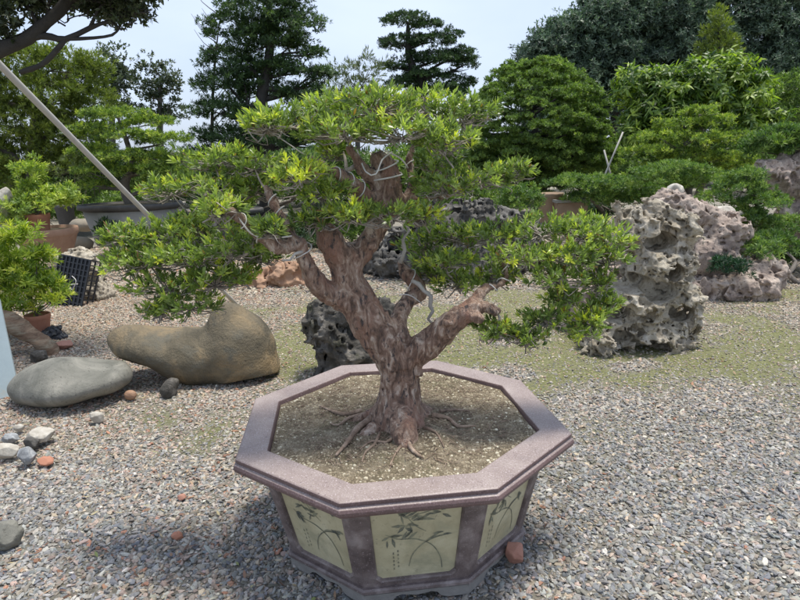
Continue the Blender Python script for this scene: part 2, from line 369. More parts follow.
def clump_points(blobs, per_clump, csize, dens, r=rng, flat=.7, low=-.45, shell=.55):
    """blobs: list (centre, radii). clumps on the blob, tuft points on the clump. dens clumps per m2"""
    CP, CA, CT = [], [], []
    for c, rad in blobs:
        c = np.array(c); rad = np.array(rad)
        area = 4*PI*((rad[0]*rad[1])**1.6/3+(rad[0]*rad[2])**1.6/3+(rad[1]*rad[2])**1.6/3)**(1/1.6)
        k = max(3, int(area*dens)); d = sphere_dirs(k*2, r); d = d[d[:, 2] > low][:k]
        rr = shell+(1-shell)*r.random(len(d))**.6
        cc = c+d*rad*rr[:, None]*(1+.12*r.normal(size=(len(d), 1)))
        cs = csize*r.uniform(.6, 1.3, len(d)); ct = r.normal(size=len(d))*.13
        m = per_clump; e = sphere_dirs(len(d)*m, r); e[:, 2] = np.abs(e[:, 2])*r.choice([1, 1, 1, -.5], len(e))
        P = np.repeat(cc, m, 0)+e*np.repeat(cs, m)[:, None]*np.array([1, 1, flat])*(r.random((len(e), 1))**.35)
        CP.append(P); CA.append(norm(e+np.repeat(norm(d/rad*rad.mean()), m, 0)*.5+np.array([0, 0, .55]))); CT.append(np.repeat(ct, m))
    return np.concatenate(CP), np.concatenate(CA), np.concatenate(CT)
def crown(name, blobs, mat, parent, csize, dens, per, n, L, Wd, tone0=.45, seed=1, flat=.7, low=-.45, shell=.5, th=(.2, 1.4), hero=False, tspread=.16, up=0., bend=(-.1, .7), young=0.):
    r = np.random.default_rng(seed)
    P, A, T = clump_points(blobs, per, csize, dens, r, flat, low, shell)
    tn = tone0+T+r.normal(size=len(P))*tspread
    if young: tn = np.where(r.random(len(P)) < young, tn+.4, tn)
    V, Fc, tone = tufts(P, A, n, L, Wd, th, .5, tn, r, hero, bend, up)
    return mesh_obj(name, V, Fc, mat, parent, False, tone=tone)
def pxblobs(lst, Y, thick=1., dy=0):
    o = []
    for i, bb in enumerate(lst):
        px, py, rx, ry = bb[:4]; yy = Y+(bb[4] if len(bb) > 4 else 0)
        s = ps(yy); o.append((W(px, py, yy), (rx*s, max(rx, ry)*s*thick, ry*s)))
    return o
def branches(name, paths, mat, parent, seg=7, step=.08, wob=.15):
    mb = MB()
    for i, (P, R) in enumerate(paths): tube(mb, P, R, seg, step, wob, i)
    V, f = mb.data(); return mesh_obj(name, V, f, mat, parent)
def limb_paths(trunk, tr, blobs, r, rb=.3, twigs=2):
    """main trunk plus a limb to every blob"""
    out = [(trunk, tr)]; T, R = catmull(trunk, tr, np.linalg.norm(np.array(trunk[-1])-np.array(trunk[0]))/20)
    for c, rad in blobs:
        c = np.array(c); d = np.linalg.norm(T-c, axis=1)+np.maximum(T[:, 2]-c[2]+.1*abs(rad[0]), 0)*2; i = int(np.argmin(d)); p = T[i]
        mid = (p+c)/2+r.normal(size=3)*np.linalg.norm(c-p)*.12; rr = max(R[i]*.5, R[0]*.16)
        out.append(([p, mid, c], [rr, rr*.65, rr*.3]))
        for k in range(twigs):
            e = c+sphere_dirs(1, r)[0]*np.array(rad)*.75; out.append(([mid, (mid+e)/2+r.normal(size=3)*.03*np.linalg.norm(e-mid), e], [rr*.4, rr*.25, rr*.1]))
    return out
def tree(name, cat, label, blobs, trunk, tr, bark, mat, csize, dens, per, n, L, Wd, seed=1, group=None, crownname='crown', root=None, twigs=2, **k):
    r = np.random.default_rng(seed+50)
    base = np.array(trunk[0]); t = thing(name, base, label, cat, group) if root is None else root
    branches('trunk', limb_paths(trunk, tr, blobs, r, twigs=twigs), bark, t)
    crown(crownname, blobs, mat, t, csize, dens, per, n, L, Wd, seed=seed, **k)
    return t
# ------------------------------------------------------------ world & camera
cam = bpy.data.cameras.new('camera'); co = bpy.data.objects.new('camera', cam); COL.objects.link(co)
cam.sensor_width = 36; cam.lens = 36*F/800; cam.clip_end = 3000; cam.clip_start = .05
right = Vector((1, 0, 0)); up = Vector((0, sP, cP)); fw = Vector((0, cP, -sP))
r_ = cR*right+sR*up; u_ = -sR*right+cR*up
mt = Matrix((r_, u_, -fw)).transposed().to_4x4(); mt.translation = (0, 0, CH); co.matrix_world = mt
scene.camera = co
SE, SA = 77., 70.     # sun elevation, azimuth from +Y towards +X
w = bpy.data.worlds.new('World'); scene.world = w; w.use_nodes = True; nt = w.node_tree; nt.nodes.clear()
out = N(nt, 'ShaderNodeOutputWorld'); bg = N(nt, 'ShaderNodeBackground'); sky = N(nt, 'ShaderNodeTexSky', sky_type='NISHITA')
sky.sun_disc = False; sky.sun_elevation = math.radians(SE); sky.sun_rotation = math.radians(SA); sky.dust_density = 2.; sky.air_density = 1.; sky.ozone_density = 1.5
tc = N(nt, 'ShaderNodeTexCoord'); mp = N(nt, 'ShaderNodeMapping'); mp.inputs['Scale'].default_value = (1, 1, 2.2); nt.links.new(tc.outputs['Generated'], mp.inputs[0])
cl = ramp(nt, noiz(nt, 1.6, 6, .5, mp.outputs[0], .3), [(.35, (.35, .35, .35)), (.7, (.9, .9, .9))])
nt.links.new(mix(nt, cl, sky.outputs[0], (5.5, 6.35, 8.1)), bg.inputs[0]); bg.inputs[1].default_value = .095
nt.links.new(bg.outputs[0], out.inputs[0])
sl = bpy.data.lights.new('sun', 'SUN'); sl.energy = 2.8; sl.angle = math.radians(12); sl.color = (1, .95, .86)
so = bpy.data.objects.new('sun', sl); COL.objects.link(so)
sv = Vector((math.cos(math.radians(SE))*math.sin(math.radians(SA)), math.cos(math.radians(SE))*math.cos(math.radians(SA)), math.sin(math.radians(SE))))
so.rotation_euler = sv.to_track_quat('Z', 'Y').to_euler(); so.location = (4, 8, 12)
vs = scene.view_settings; vs.view_transform = 'Standard'; vs.look = 'None'; vs.exposure = 0.7; vs.gamma = 1
scene.cycles.max_bounces = 6; scene.cycles.transparent_max_bounces = 4; scene.cycles.use_denoising = True
# ------------------------------------------------------------ ground
def olive(x, y):      # how muddy and mossy the ground is (0..1)
    p = np.stack([x, y, np.zeros_like(x)], -1)
    n = fbm(p, .9, 3, 5)*.55
    def g(cx, cy, sx, sy): return np.exp(-(((x-cx)/sx)**2+((y-cy)/sy)**2))
    v = 1.2*g(.75, 5.2, 2.3, 1.8)+.2*g(3.2, 4.6, 1.6, 1.2)+.6*g(1.55, 3.95, .55, .28)+.8*g(1.4, 4.0, .7, .35)+.5*g(-.2, 5.2, 1.2, .8)+.22*g(-1.3, 3.2, .7, .35)+.35*g(3.4, 5.5, 1.4, .8)
    n2 = fbm(p, 3.2, 4, 15)
    return np.clip(v*(1+1.5*n2)*(1+1.3*n), 0, 1)
def gz(x, y):
    p = np.stack([x, y, np.zeros_like(x)], -1)
    return .018*fbm(p, .8, 3, 9)*np.clip(1-np.abs(y-5)/14, 0, 1)
xs = np.concatenate([-np.geomspace(600, 6.2, 26), np.linspace(-6, 6, 161), np.geomspace(6.2, 600, 26)])
ys = np.concatenate([[-300, -100, -30, -8, -2], np.linspace(0, 12, 161), np.geomspace(12.3, 900, 26)])
X, Y = np.meshgrid(xs, ys, indexing='ij'); Z = gz(X, Y)
V = np.stack([X, Y, Z], -1).reshape(-1, 3); nx, ny = len(xs), len(ys)
ii, jj = np.meshgrid(np.arange(nx-1), np.arange(ny-1), indexing='ij'); o = (ii*ny+jj).ravel()
gr = mesh_obj('ground', V, np.stack([o, o+ny, o+ny+1, o+1], 1), M['ground'], None, True, tone=olive(X, Y).ravel()*.95)
tag(gr, kind='structure')
# pebbles: one stuff object, instances on points
def pebbles():
    r = np.random.default_rng(11); pts = []; S = []
    def zone(n, x0, x1, y0, y1, s0, s1):
        x = r.uniform(x0, x1, n); y = r.uniform(y0, y1, n); k = (np.abs(x) < y*.78+.75); x, y = x[k], y[k]
        pts.append(np.stack([x, y], 1)); S.append(r.uniform(s0, s1, len(x)))
    zone(60000, -3.2, 3.2, 1.0, 3.6, .005, .0115); zone(60000, -3.2, 3.2, 1.0, 3.6, .0035, .0075)
    zone(30000, -3.2, 3.2, 1.0, 3.6, .0035, .0065)
    zone(130000, -4.4, 4.4, 3.6, 6.4, .0045, .0105)
    zone(70000, -7, 7, 6.4, 10.5, .009, .017)
    P = np.concatenate(pts); S = np.concatenate(S)
    ol = olive(P[:, 0], P[:, 1]); keep = r.random(len(P)) > ol*.68; P, S, ol = P[keep], S[keep], ol[keep]
    S *= (1-.35*ol)
    n = len(P); z = gz(P[:, 0], P[:, 1])+r.uniform(-.3, 1.0, n)*S*.6
    pal = np.array([[.27, .285, .30], [.36, .37, .37], [.2, .215, .24], [.44, .43, .4], [.33, .3, .26], [.42, .34, .3], [.62, .6, .56], [.4, .22, .15], [.5, .43, .34], [.24, .235, .21]])
    x, y = P.T
    left = np.clip((-x-.3)/1.2, 0, 1)*np.clip((y-1.9)/1.2, 0, 1); nz = fbm(np.stack([x, y, x*0], -1), .9, 3, 21)
    far = np.clip((y-2.4)/1.6, 0, 1)
    w_ = np.zeros((n, 10)); w_[:] = [1.3, 1.3, 1.0, .9, .6, .35, .12, .04, .2, .4]
    lf = np.clip(left+.5*nz*(x < .3), 0, 1)
    w_ += lf[:, None]*np.array([-.7, .5, -1.0, 1.2, .9, 2.4, .25, .35, .8, -.2])
    w_ += far[:, None]*np.array([-.5, .4, -.8, 1.0, .5, .3, .1, .02, .5, 0]); w_ = np.maximum(w_, .01)
    cw = np.cumsum(w_/w_.sum(1, keepdims=True), 1); idx = np.minimum((r.random((n, 1)) > cw).sum(1), 9)
    C = pal[idx]*r.uniform(.6, 1.25, (n, 1))*(1+np.clip((y-2.2)/3, 0, 1)[:, None]*np.array([.06, -.02, -.12]))*np.array([1.0, .955, .89])*.87*(1+r.normal(size=(n, 3))*.02)
    me = bpy.data.meshes.new('gravel'); me.vertices.add(n)
    me.vertices.foreach_set('co', np.stack([x, y, z], 1).astype(np.float32).ravel())
    a = me.attributes.new('pcol', 'FLOAT_COLOR', 'POINT'); a.data.foreach_set('color', np.concatenate([C, np.ones((n, 1))], 1).astype(np.float32).ravel())
    a = me.attributes.new('rot', 'FLOAT_VECTOR', 'POINT'); a.data.foreach_set('vector', np.stack([r.normal(size=n)*.35, r.normal(size=n)*.35, r.uniform(0, 6.28, n)], 1).astype(np.float32).ravel())
    sc = np.stack([S*r.uniform(1., 1.75, n), S*r.uniform(.8, 1.1, n), S*r.uniform(.4, .75, n)], 1)
    a = me.attributes.new('scl', 'FLOAT_VECTOR', 'POINT'); a.data.foreach_set('vector', sc.astype(np.float32).ravel())
    a = me.attributes.new('pick', 'INT', 'POINT'); a.data.foreach_set('value', r.integers(0, 6, n).astype(np.int32))
    me.update(); o = bpy.data.objects.new('gravel', me); COL.objects.link(o); tag(o, 'loose grey and pinkish gravel covering the garden ground', 'gravel', kind='stuff')
    ng = bpy.data.node_groups.new('gravel_scatter', 'GeometryNodeTree')
    ng.interface.new_socket('Geometry', in_out='INPUT', socket_type='NodeSocketGeometry'); ng.interface.new_socket('Geometry', in_out='OUTPUT', socket_type='NodeSocketGeometry')
    gi = ng.nodes.new('NodeGroupInput'); go = ng.nodes.new('NodeGroupOutput'); L = ng.links.new
    m2p = ng.nodes.new('GeometryNodeMeshToPoints'); L(gi.outputs[0], m2p.inputs[0])
    g2i = ng.nodes.new('GeometryNodeGeometryToInstance')
    for k in range(6):
        ico = ng.nodes.new('GeometryNodeMeshIcoSphere'); ico.inputs['Radius'].default_value = 1; ico.inputs['Subdivisions'].default_value = 3
        sp = ng.nodes.new('GeometryNodeSetPosition'); L(ico.outputs[0], sp.inputs['Geometry'])
        pos = ng.nodes.new('GeometryNodeInputPosition'); ad = ng.nodes.new('ShaderNodeVectorMath'); ad.operation = 'ADD'; ad.inputs[1].default_value = (k*5.3, k*2.1, 0); L(pos.outputs[0], ad.inputs[0])
        nn = ng.nodes.new('ShaderNodeTexNoise'); nn.inputs['Scale'].default_value = .75; nn.inputs['Detail'].default_value = 1.5; L(ad.outputs[0], nn.inputs['Vector'])
        sb = ng.nodes.new('ShaderNodeVectorMath'); sb.operation = 'SUBTRACT'; sb.inputs[1].default_value = (.5, .5, .5); L(nn.outputs['Color'], sb.inputs[0])
        ml = ng.nodes.new('ShaderNodeVectorMath'); ml.operation = 'SCALE'; ml.inputs['Scale'].default_value = 1.9; L(sb.outputs[0], ml.inputs[0]); L(ml.outputs[0], sp.inputs['Offset'])
        sm = ng.nodes.new('GeometryNodeSetMaterial'); sm.inputs['Material'].default_value = M['pebble']; L(sp.outputs[0], sm.inputs[0])
        ss = ng.nodes.new('GeometryNodeSetShadeSmooth'); L(sm.outputs[0], ss.inputs[0])
        L(ss.outputs[0], g2i.inputs[0])
    io = ng.nodes.new('GeometryNodeInstanceOnPoints'); L(m2p.outputs[0], io.inputs['Points']); L(g2i.outputs[0], io.inputs['Instance'])
    io.inputs['Pick Instance'].default_value = True
    def na(nm, t):
        q = ng.nodes.new('GeometryNodeInputNamedAttribute'); q.data_type = t; q.inputs[0].default_value = nm; return q.outputs[0]
    e2r = ng.nodes.new('FunctionNodeEulerToRotation'); L(na('rot', 'FLOAT_VECTOR'), e2r.inputs[0])
    L(na('pick', 'INT'), io.inputs['Instance Index']); L(e2r.outputs[0], io.inputs['Rotation']); L(na('scl', 'FLOAT_VECTOR'), io.inputs['Scale'])
    L(io.outputs[0], go.inputs[0])
    md = o.modifiers.new('scatter', 'NODES'); md.node_group = ng
    me.materials.append(M['pebble'])
pebbles()
def litter():
    r = np.random.default_rng(66); n = 3200
    x = np.concatenate([r.uniform(-3.2, .2, 1900), r.uniform(-3, 4, n-1900)]); y = np.concatenate([r.uniform(1.4, 6.5, 1900), r.uniform(1.3, 8, n-1900)])
    k = fbm(np.stack([x, y, x*0], -1), 1.3, 3, 31) > -.25+.3*r.normal(size=n)*.5; x, y = x[k], y[k]; n = len(x)
    P = np.stack([x, y, gz(x, y)+r.uniform(.008, .016, n)], 1); d = r.normal(size=(n, 3))*[1, 1, .15]; d = norm(d); side = norm(np.cross(d, r.normal(size=(n, 3))*.25+[0, 0, 1]))
    V, f, t = leaf_mesh(P, d, side, r.uniform(.018, .045, n), r.uniform(.005, .012, n), r.uniform(-.4, .6, n), r.random(n))
    m = leafmat('dry_leaf', [(0, (.1, .055, .035)), (.4, (.25, .14, .09)), (.75, (.4, .27, .17)), (.9, (.42, .36, .2)), (1, (.2, .24, .08))], .7, .1, (1, .9, .7))
    o = mesh_obj('leaf_litter', V, f, m, None, False, tone=t); tag(o, 'dry brown fallen leaves scattered over the gravel', 'leaf litter', kind='stuff')
litter()
# ------------------------------------------------------------ rocks
def facets(n, seed, c, rad, k=.72):
    def f(fl):
        r = np.random.default_rng(seed+500); sl, g = fl.all()
        for d in sphere_dirs(n, r):
            t = float(np.linalg.norm(d*np.array(rad)))*r.uniform(k, k+.16); fl.V[:] = np.maximum(fl.V, (g-np.array(c, np.float32))@d.astype(np.float32)-t)
    return f
def rock(name, label, cat, mat, ells, h, nz=(.05, 3, 5), pits=0, pr=(.01, .05), seed=0, k=.06, ridges=0, R=None, parent=None, group=None, base=None, sink=True, lab=True, cut=None, worm=None):
    """ells: (centre, radii[, rotation])"""
    r = np.random.default_rng(seed); C = np.array([e[0] for e in ells]); Rm = np.array([[max(e[1])]*3 for e in ells])
    lo = (C-Rm).min(0)-.08; hi = (C+Rm).max(0)+.08
    if sink: lo[2] = max(lo[2], -.06)
    fl = Field(lo, hi, h)
    for e in ells: fl.ell(e[0], e[1], k, e[2] if len(e) > 2 else None)
    sl, g = fl.all(); near = np.abs(fl.V) < nz[0]*3+.05; q = g[near]
    d = nz[0]*fbm(q, nz[1], nz[2], seed)
    if ridges: d += ridges*(np.abs(noise3(q, nz[1]*2.2, seed+20))-.25)+ridges*.5*(np.abs(noise3(q, nz[1]*5, seed+21))-.25)
    fl.V[near] += d
    if pits:
        cand = r.uniform(lo, hi, (pits*60, 3)); ii = np.clip(((cand-fl.lo)/h).astype(int), 0, fl.n-1); dv = fl.V[ii[:, 0], ii[:, 1], ii[:, 2]]
        cand = cand[(np.abs(dv) < pr[1]*.5)][:pits]
        for c in cand:
            rr = pr[0]+(pr[1]-pr[0])*r.random()**2.6; fl.carve(c, rr, .006, (1, 1, r.uniform(.6, 1.2)))
    if worm is not None:
        for wi, (wf, ww, wd) in enumerate(worm):
            nr_ = np.abs(fl.V) < wd; q = g[nr_]; n1 = noise3(q, wf, seed+60+wi*2); n2 = noise3(q, wf*1.07, seed+61+wi*2)
            t = (ww-np.sqrt(n1*n1+n2*n2))/wf*.8
            fl.V[nr_] = np.maximum(fl.V[nr_], t)
    if cut is not None: cut(fl)
    v = fl.V; v[0] = v[-1] = 1; v[:, 0] = v[:, -1] = 1; v[:, :, 0] = v[:, :, -1] = 1
    P, Q = surface_nets(v, fl.lo, h)
    if parent is not None: return mesh_obj(name, P, Q, mat, parent)
    return single(name, P, Q, mat, label, cat, group)
def E(px, py, rx, ry, Y, th=1., R=None):
    s = ps(Y); return (W(px, py, Y), (rx*s, rx*s*th, ry*s)) + ((R,) if R is not None else ())
# brown boulder at left (hump right, long nose left)
Yb = 3.95
rock('boulder', 'big smooth brown boulder with a long nose to the left, propped on a small stone', 'boulder', M['smooth'],
     [E(240, 348, 36, 40, Yb, 1., roty(.1)), E(228, 326, 21, 25, Yb, .9), E(200, 355, 42, 29, Yb, .8), E(165, 347, 46, 19, Yb, .75, roty(.14)), E(130, 341, 22, 15, Yb, .8, roty(.2)), E(250, 368, 28, 21, Yb, 1.1)],
     .009, (.022, 2.6, 4), seed=3, k=.07, cut=facets(14, 3, W(192, 345, Yb), (.62, .33, .29), .93))
rock('stone', 'small greenish stone propping up the brown boulder', 'stone', M['greyrock'], [E(169, 392, 8, 10, 3.62, 1), E(173, 384, 7, 7, 3.64)], .006, (.01, 12, 3), seed=4, k=.02)
rock('stone', 'flat smooth grey stone lying left of the brown boulder', 'stone', M['flat'],
     [E(72, 383, 55, 17, 3.62, .75, roty(-.1)), E(60, 378, 36, 19, 3.62, .8), E(110, 377, 18, 10, 3.66, 1), E(30, 386, 20, 14, 3.62, 1)], .009, (.014, 3, 4), seed=5, k=.1)
# small loose stones
def small(label, px, py, rx, ry, mat, seed, name='stone', cat='stone', nz=.18, sharp=True, R=None, group=None, fc=14):
    Yg = G(px, py+ry*.8)[1]; s = ps(Yg); c = W(px, py, Yg); rr = min(rx, ry)*s
    h = max(.003, rx*s/22)
    return rock(name, label, cat, mat, [((c[0], c[1], max(c[2], ry*s*.6)), (rx*s, rx*s*.8, ry*s*1.05), R if R is not None else np.eye(3)), ((c[0]+rr*.5, c[1], max(c[2], ry*s*.6)), (rx*s*.6, rx*s*.6, ry*s*.9))], h, (rr*nz, 1.2/rr, 3), seed=seed, k=rr*.4, group=group, cut=facets(fc, seed, (c[0], c[1], max(c[2], ry*s*.6)), (rx*s, rx*s*.8, ry*s*1.05)) if fc else None)
small('white wedge-shaped stone chunk in the pile at the left edge', 41, 435, 15, 8, M['white'], 6)
small('blue-grey angular rock in front of the pile at the left edge', 27, 455, 10, 11, M['bluechip'], 7)
small('dark grey rock between the white stones of the left pile', 32, 443, 9, 6, M['darkrock'], 8)
small('pale tan stone cut by the left edge of the picture', 5, 451, 13, 9, M['white'], 9)
small('small round cream stone at the back of the left pile', 19, 428, 6, 4, M['white'], 10)
small('light grey stone lying between the cream stone and the tan one', 10, 438, 10, 5, M['bluechip'], 11)
small('rough white stone lying alone in front of the flat grey stone', 96, 417, 8, 6, M['white'], 12)
small('little orange-tan pebble just right of the flat grey stone', 130, 395, 6, 5, M['tanrock'], 13, nz=.05, fc=0)
small('large pale grey stone half hidden at the lower left edge', 4, 535, 17, 16, M['flat'], 14, fc=6)
small('reddish broken brick lump lying beside the right foot of the planter', 514, 553, 12, 14, M['brick'], 15, 'brick_fragment', 'brick')
small('flat orange terracotta chip in the gravel left of the planter', 177, 536, 8, 4, M['terra'], 16, 'terracotta_chip', 'shard')
small('pink brick piece lying behind the flat grey stone', 62, 345, 13, 4, M['brick'], 17, 'brick_fragment', 'brick')
small('mossy round stone tucked under the leaning wooden log', 38, 356, 10, 6, M['greyrock'], 18)
small('red clay crumb in the gravel below the left planter corner', 182, 497, 6, 3, M['brick'], 19, 'terracotta_chip', 'shard')
small('flat orange chip next to the stone pile', 46, 461, 10, 4, M['terra'], 20, 'terracotta_chip', 'shard')
# scholar rocks on the right
Yr = 4.35
rock('scholar_rock', 'tall pale limestone scholar rock full of holes, standing right of the planter', 'rock', M['scholar'],
     [E(640, 232, 28, 26, Yr, .9), E(668, 238, 26, 24, Yr, .9), E(655, 268, 34, 28, Yr, 1), E(640, 300, 40, 30, Yr, 1), E(672, 300, 24, 30, Yr-.05, 1), E(646, 335, 42, 22, Yr-.05, .9), E(622, 218, 8, 14, Yr, 1, roty(-.3)), E(612, 315, 24, 26, Yr-.08, .8), E(684, 312, 15, 24, Yr-.08), E(668, 345, 24, 16, Yr-.1), E(690, 228, 8, 10, Yr-.1), E(600, 345, 20, 14, Yr-.2)],
     .0075, (.05, 7, 5), pits=420, pr=(.007, .06), seed=21, k=.03, ridges=.075, worm=[(9, .17, .13), (19, .16, .06)], cut=lambda fl: [fl.carve(W(a_, b_, Yr-.3)+np.array([0, d_+.07, 0]), q_*1.15*ps(Yr), .012, (1.3, 2.8, z_)) for a_, b_, q_, z_, d_ in ((672, 246, 11, .8, .12), (638, 288, 15, .55, .05), (668, 296, 11, .9, .05), (690, 318, 9, .9, .1), (640, 250, 8, .8, .1), (622, 318, 11, .7, .03), (655, 350, 12, .6, 0), (680, 276, 8, 1, .1), (628, 342, 8, .7, 0))])
rock('scholar_rock', 'low dark brown rock hidden behind the right foliage, left of the tall pale rock', 'rock', M['pinkrock'],
     [E(588, 296, 34, 26, 4.9, .8), E(575, 318, 18, 14, 4.8), E(607, 275, 22, 22, 4.9)], .014, (.05, 5, 5), pits=100, pr=(.01, .06), seed=22, k=.05, ridges=.06, worm=[(8, .17, .1)])
rock('scholar_rock', 'pinkish pitted rock rising behind the tall pale rock', 'rock', M['pinkrock'],
     [E(680, 215, 32, 20, 6.0, .9), E(712, 235, 30, 26, 6.0, .9), E(700, 260, 40, 30, 6.0, .9), E(665, 205, 20, 14, 6.0), E(736, 238, 12, 12, 6.0), E(690, 285, 45, 24, 6.0, .9)],
     .014, (.05, 4, 5), pits=260, pr=(.012, .045), seed=23, k=.05, ridges=.07, worm=[(7, .13, .12), (16, .12, .07)])
rock('scholar_rock', 'low brown pitted rock at the foot of the pinkish one, under the dark fern', 'rock', M['pinkrock'],
     [E(748, 284, 34, 18, 5.7, .8), E(715, 288, 30, 16, 5.7, .8), E(768, 276, 16, 18, 5.7), E(735, 272, 25, 12, 5.8)], .014, (.05, 5, 5), pits=110, pr=(.01, .06), seed=24, k=.05, ridges=.07, worm=[(7, .17, .12), (16, .14, .07)])
rock('scholar_rock', 'furrowed purple-brown rock at the right edge under the upper bonsai', 'rock', M['pinkrock'],
     [E(778, 182, 16, 24, 7.6, 1), E(800, 185, 20, 30, 7.6, 1), E(770, 172, 10, 12, 7.5), E(792, 215, 14, 18, 7.5), E(815, 240, 40, 50, 7.7)], .018, (.06, 3.2, 5), pits=30, pr=(.02, .06), seed=25, k=.05, ridges=.14)
rock('scholar_rock', 'dark mossy rock block standing just behind the bonsai trunk', 'rock', M['greyrock'],
     [E(335, 340, 28, 36, 3.9, .9), E(365, 350, 32, 30, 3.9, .9), E(325, 315, 18, 18, 3.95), E(385, 348, 22, 28, 3.95, .8), E(372, 312, 22, 18, 4.), E(350, 368, 38, 12, 3.9, .8)],
     .011, (.045, 6, 5), pits=120, pr=(.012, .065), seed=26, k=.04, ridges=.07, worm=[(8, .16, .12), (18, .14, .06)])
rock('scholar_rock', 'low orange-tan rock full of holes on the ground left of the trunk', 'rock', M['tanrock'],
     [E(262, 282, 22, 12, 7.0, 1), E(285, 275, 22, 16, 7.0, 1), E(300, 284, 14, 9, 7.0), E(245, 284, 12, 10, 7.0), E(225, 280, 16, 12, 7.2)], .014, (.04, 6, 4), pits=70, pr=(.025, .09), seed=27, k=.04, ridges=.05, worm=[(7, .2, .14)])
rock('rock_pile', 'black jagged lava rock mound behind the middle of the bonsai', 'rock', M['darkrock'],
     [E(430, 222, 24, 20, 7.4, 1), E(470, 222, 30, 20, 7.4, 1), E(500, 228, 22, 18, 7.4), E(450, 245, 60, 20, 7.4, .8), E(412, 240, 22, 20, 7.4), E(520, 250, 24, 20, 7.4), E(400, 262, 40, 20, 7.4), E(470, 265, 60, 18, 7.4)],
     .017, (.09, 5, 5), pits=140, pr=(.02, .1), seed=28, k=.04, ridges=.12, worm=[(6, .2, .16), (13, .16, .08)])
rock('stone', 'pale rock leaning at the far left edge beside the small shrub', 'rock', M['white'], [E(2, 208, 9, 22, 8.0, .8, roty(.4)), E(12, 232, 10, 12, 8.0)], .016, (.03, 5, 4), seed=29, k=.04)
rock('rubble_rock', 'rough buff conglomerate rock behind the black plastic crate', 'rock', M['scholar'], [E(93, 282, 12, 24, 6.5, 1), E(78, 262, 20, 12, 6.6, 1), E(100, 296, 10, 12, 6.4)], .01, (.05, 14, 4), pits=60, pr=(.01, .03), seed=30, k=.04)
small('white quartz stone lying on the crest of the pinkish rock', 674, 199, 8, 6, M['white'], 31) if False else None
rock('quartz_stone', 'white quartz chunk sitting on top of the pinkish rock', 'stone', M['white'], [E(676, 190, 8, 5, 6.0, .8, roty(.4))], .008, (.02, 12, 3), seed=32, k=.01, sink=False)
rock('quartz_stone', 'white quartz chunk lying behind the right shoulder of the pinkish rock', 'stone', M['white'], [E(724, 212, 10, 5, 6.15, .8), E(717, 214, 5, 4, 6.15)], .009, (.02, 12, 3), seed=33, k=.01, sink=False)
# ------------------------------------------------------------ planter
RIM = .49
outer = np.array([G(*p, RIM) for p in [(339, 503), (498, 488), (572, 433), (521, 380), (437, 360), (341, 365), (255, 398.5), (235, 459)]])
cen = outer.mean(0)
pl = thing('octagonal_planter', (cen[0], cen[1], 0), 'large octagonal glazed planter with mauve rim and yellow-green painted panels, holding the bonsai', 'planter')
def ring(fac, z, off=0):
    d = outer-cen; l = np.linalg.norm(d[:, :2], axis=1, keepdims=True); p = cen+d*fac+d/l*off; p[:, 2] = z; return p
def loft(rings, close=True):
    V = np.concatenate(rings); q = []; n = len(rings); m = len(rings[0])
    for i in range(n-1 if not close else n):
        for j in range(m):
            k = (j+1) % m; i2 = (i+1) % n; q.append([i*m+j, i*m+k, i2*m+k, i2*m+j])
    return V, q
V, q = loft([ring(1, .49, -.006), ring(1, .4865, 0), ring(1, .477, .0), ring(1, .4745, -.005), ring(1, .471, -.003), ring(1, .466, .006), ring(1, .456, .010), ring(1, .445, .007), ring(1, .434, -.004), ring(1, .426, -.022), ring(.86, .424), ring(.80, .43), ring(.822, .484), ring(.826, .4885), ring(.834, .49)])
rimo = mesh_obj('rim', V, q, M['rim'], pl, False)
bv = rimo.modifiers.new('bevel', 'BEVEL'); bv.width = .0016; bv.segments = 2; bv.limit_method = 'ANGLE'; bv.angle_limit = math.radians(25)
# body with recessed panels
FT, FB, ZT, ZB = .865, .735, .4235, .062
top = ring(FT, ZT); bot = ring(FB, ZB); mb = MB()
panels = []
for i in range(8):
    j = (i+1) % 8; BL, BR, TR, TL = bot[i], bot[j], top[j], top[i]
    ux = norm(BR-BL); nrm = norm(np.cross(BR-BL, TL-BL)); 
    def pt(u, v, dpt=0, BL=BL, BR=BR, TR=TR, TL=TL, nrm=nrm): return BL*(1-u)*(1-v)+BR*u*(1-v)+TR*u*v+TL*(1-u)*v-nrm*dpt
    u0, u1, v0, v1, cu, cv = .105, .895, .05, 1.0, .045, .045
    def oct8(e, dpt): 
        a0, a1, b0, b1 = u0+e, u1-e, v0+e, v1-e*.6
        return [pt(a0+cu, b0, dpt), pt(a1-cu, b0, dpt), pt(a1, b0+cv, dpt), pt(a1, b1-cv*.6, dpt), pt(a1-cu*.6, b1, dpt), pt(a0+cu*.6, b1, dpt), pt(a0, b1-cv*.6, dpt), pt(a0, b0+cv, dpt)]
    u1_ = oct8(0, 0); u2_ = oct8(.012, -.004); u3_ = oct8(.024, .0); u4_ = oct8(.03, .009)
    V = [BL, BR, TR, TL]+u1_+u2_+u3_+u4_
    a = [4+k for k in range(8)]
    F_ = [[0, 1, a[1], a[0]], [1, a[2], a[1]], [1, 2, a[3], a[2]], [2, a[4], a[3]], [2, 3, a[5], a[4]], [3, a[6], a[5]], [3, 0, a[7], a[6]], [0, a[0], a[7]]]
    for s in range(3):
        for k in range(8):
            k2 = (k+1) % 8; F_.append([4+s*8+k, 4+s*8+k2, 12+s*8+k2, 12+s*8+k])
    mb.add(V, F_)
    panels.append((oct8(.03, .008), pt, nrm, u0, u1, v0, v1))
    # corner post moulding
    for (uu) in (.028,):
        pass
for i in range(8):     # raised mouldings beside each corner
    p = [bot[i]*(1-t)+top[i]*t for t in (0, 1)]; d = norm((p[0]-cen)*np.array([1, 1, 0]))
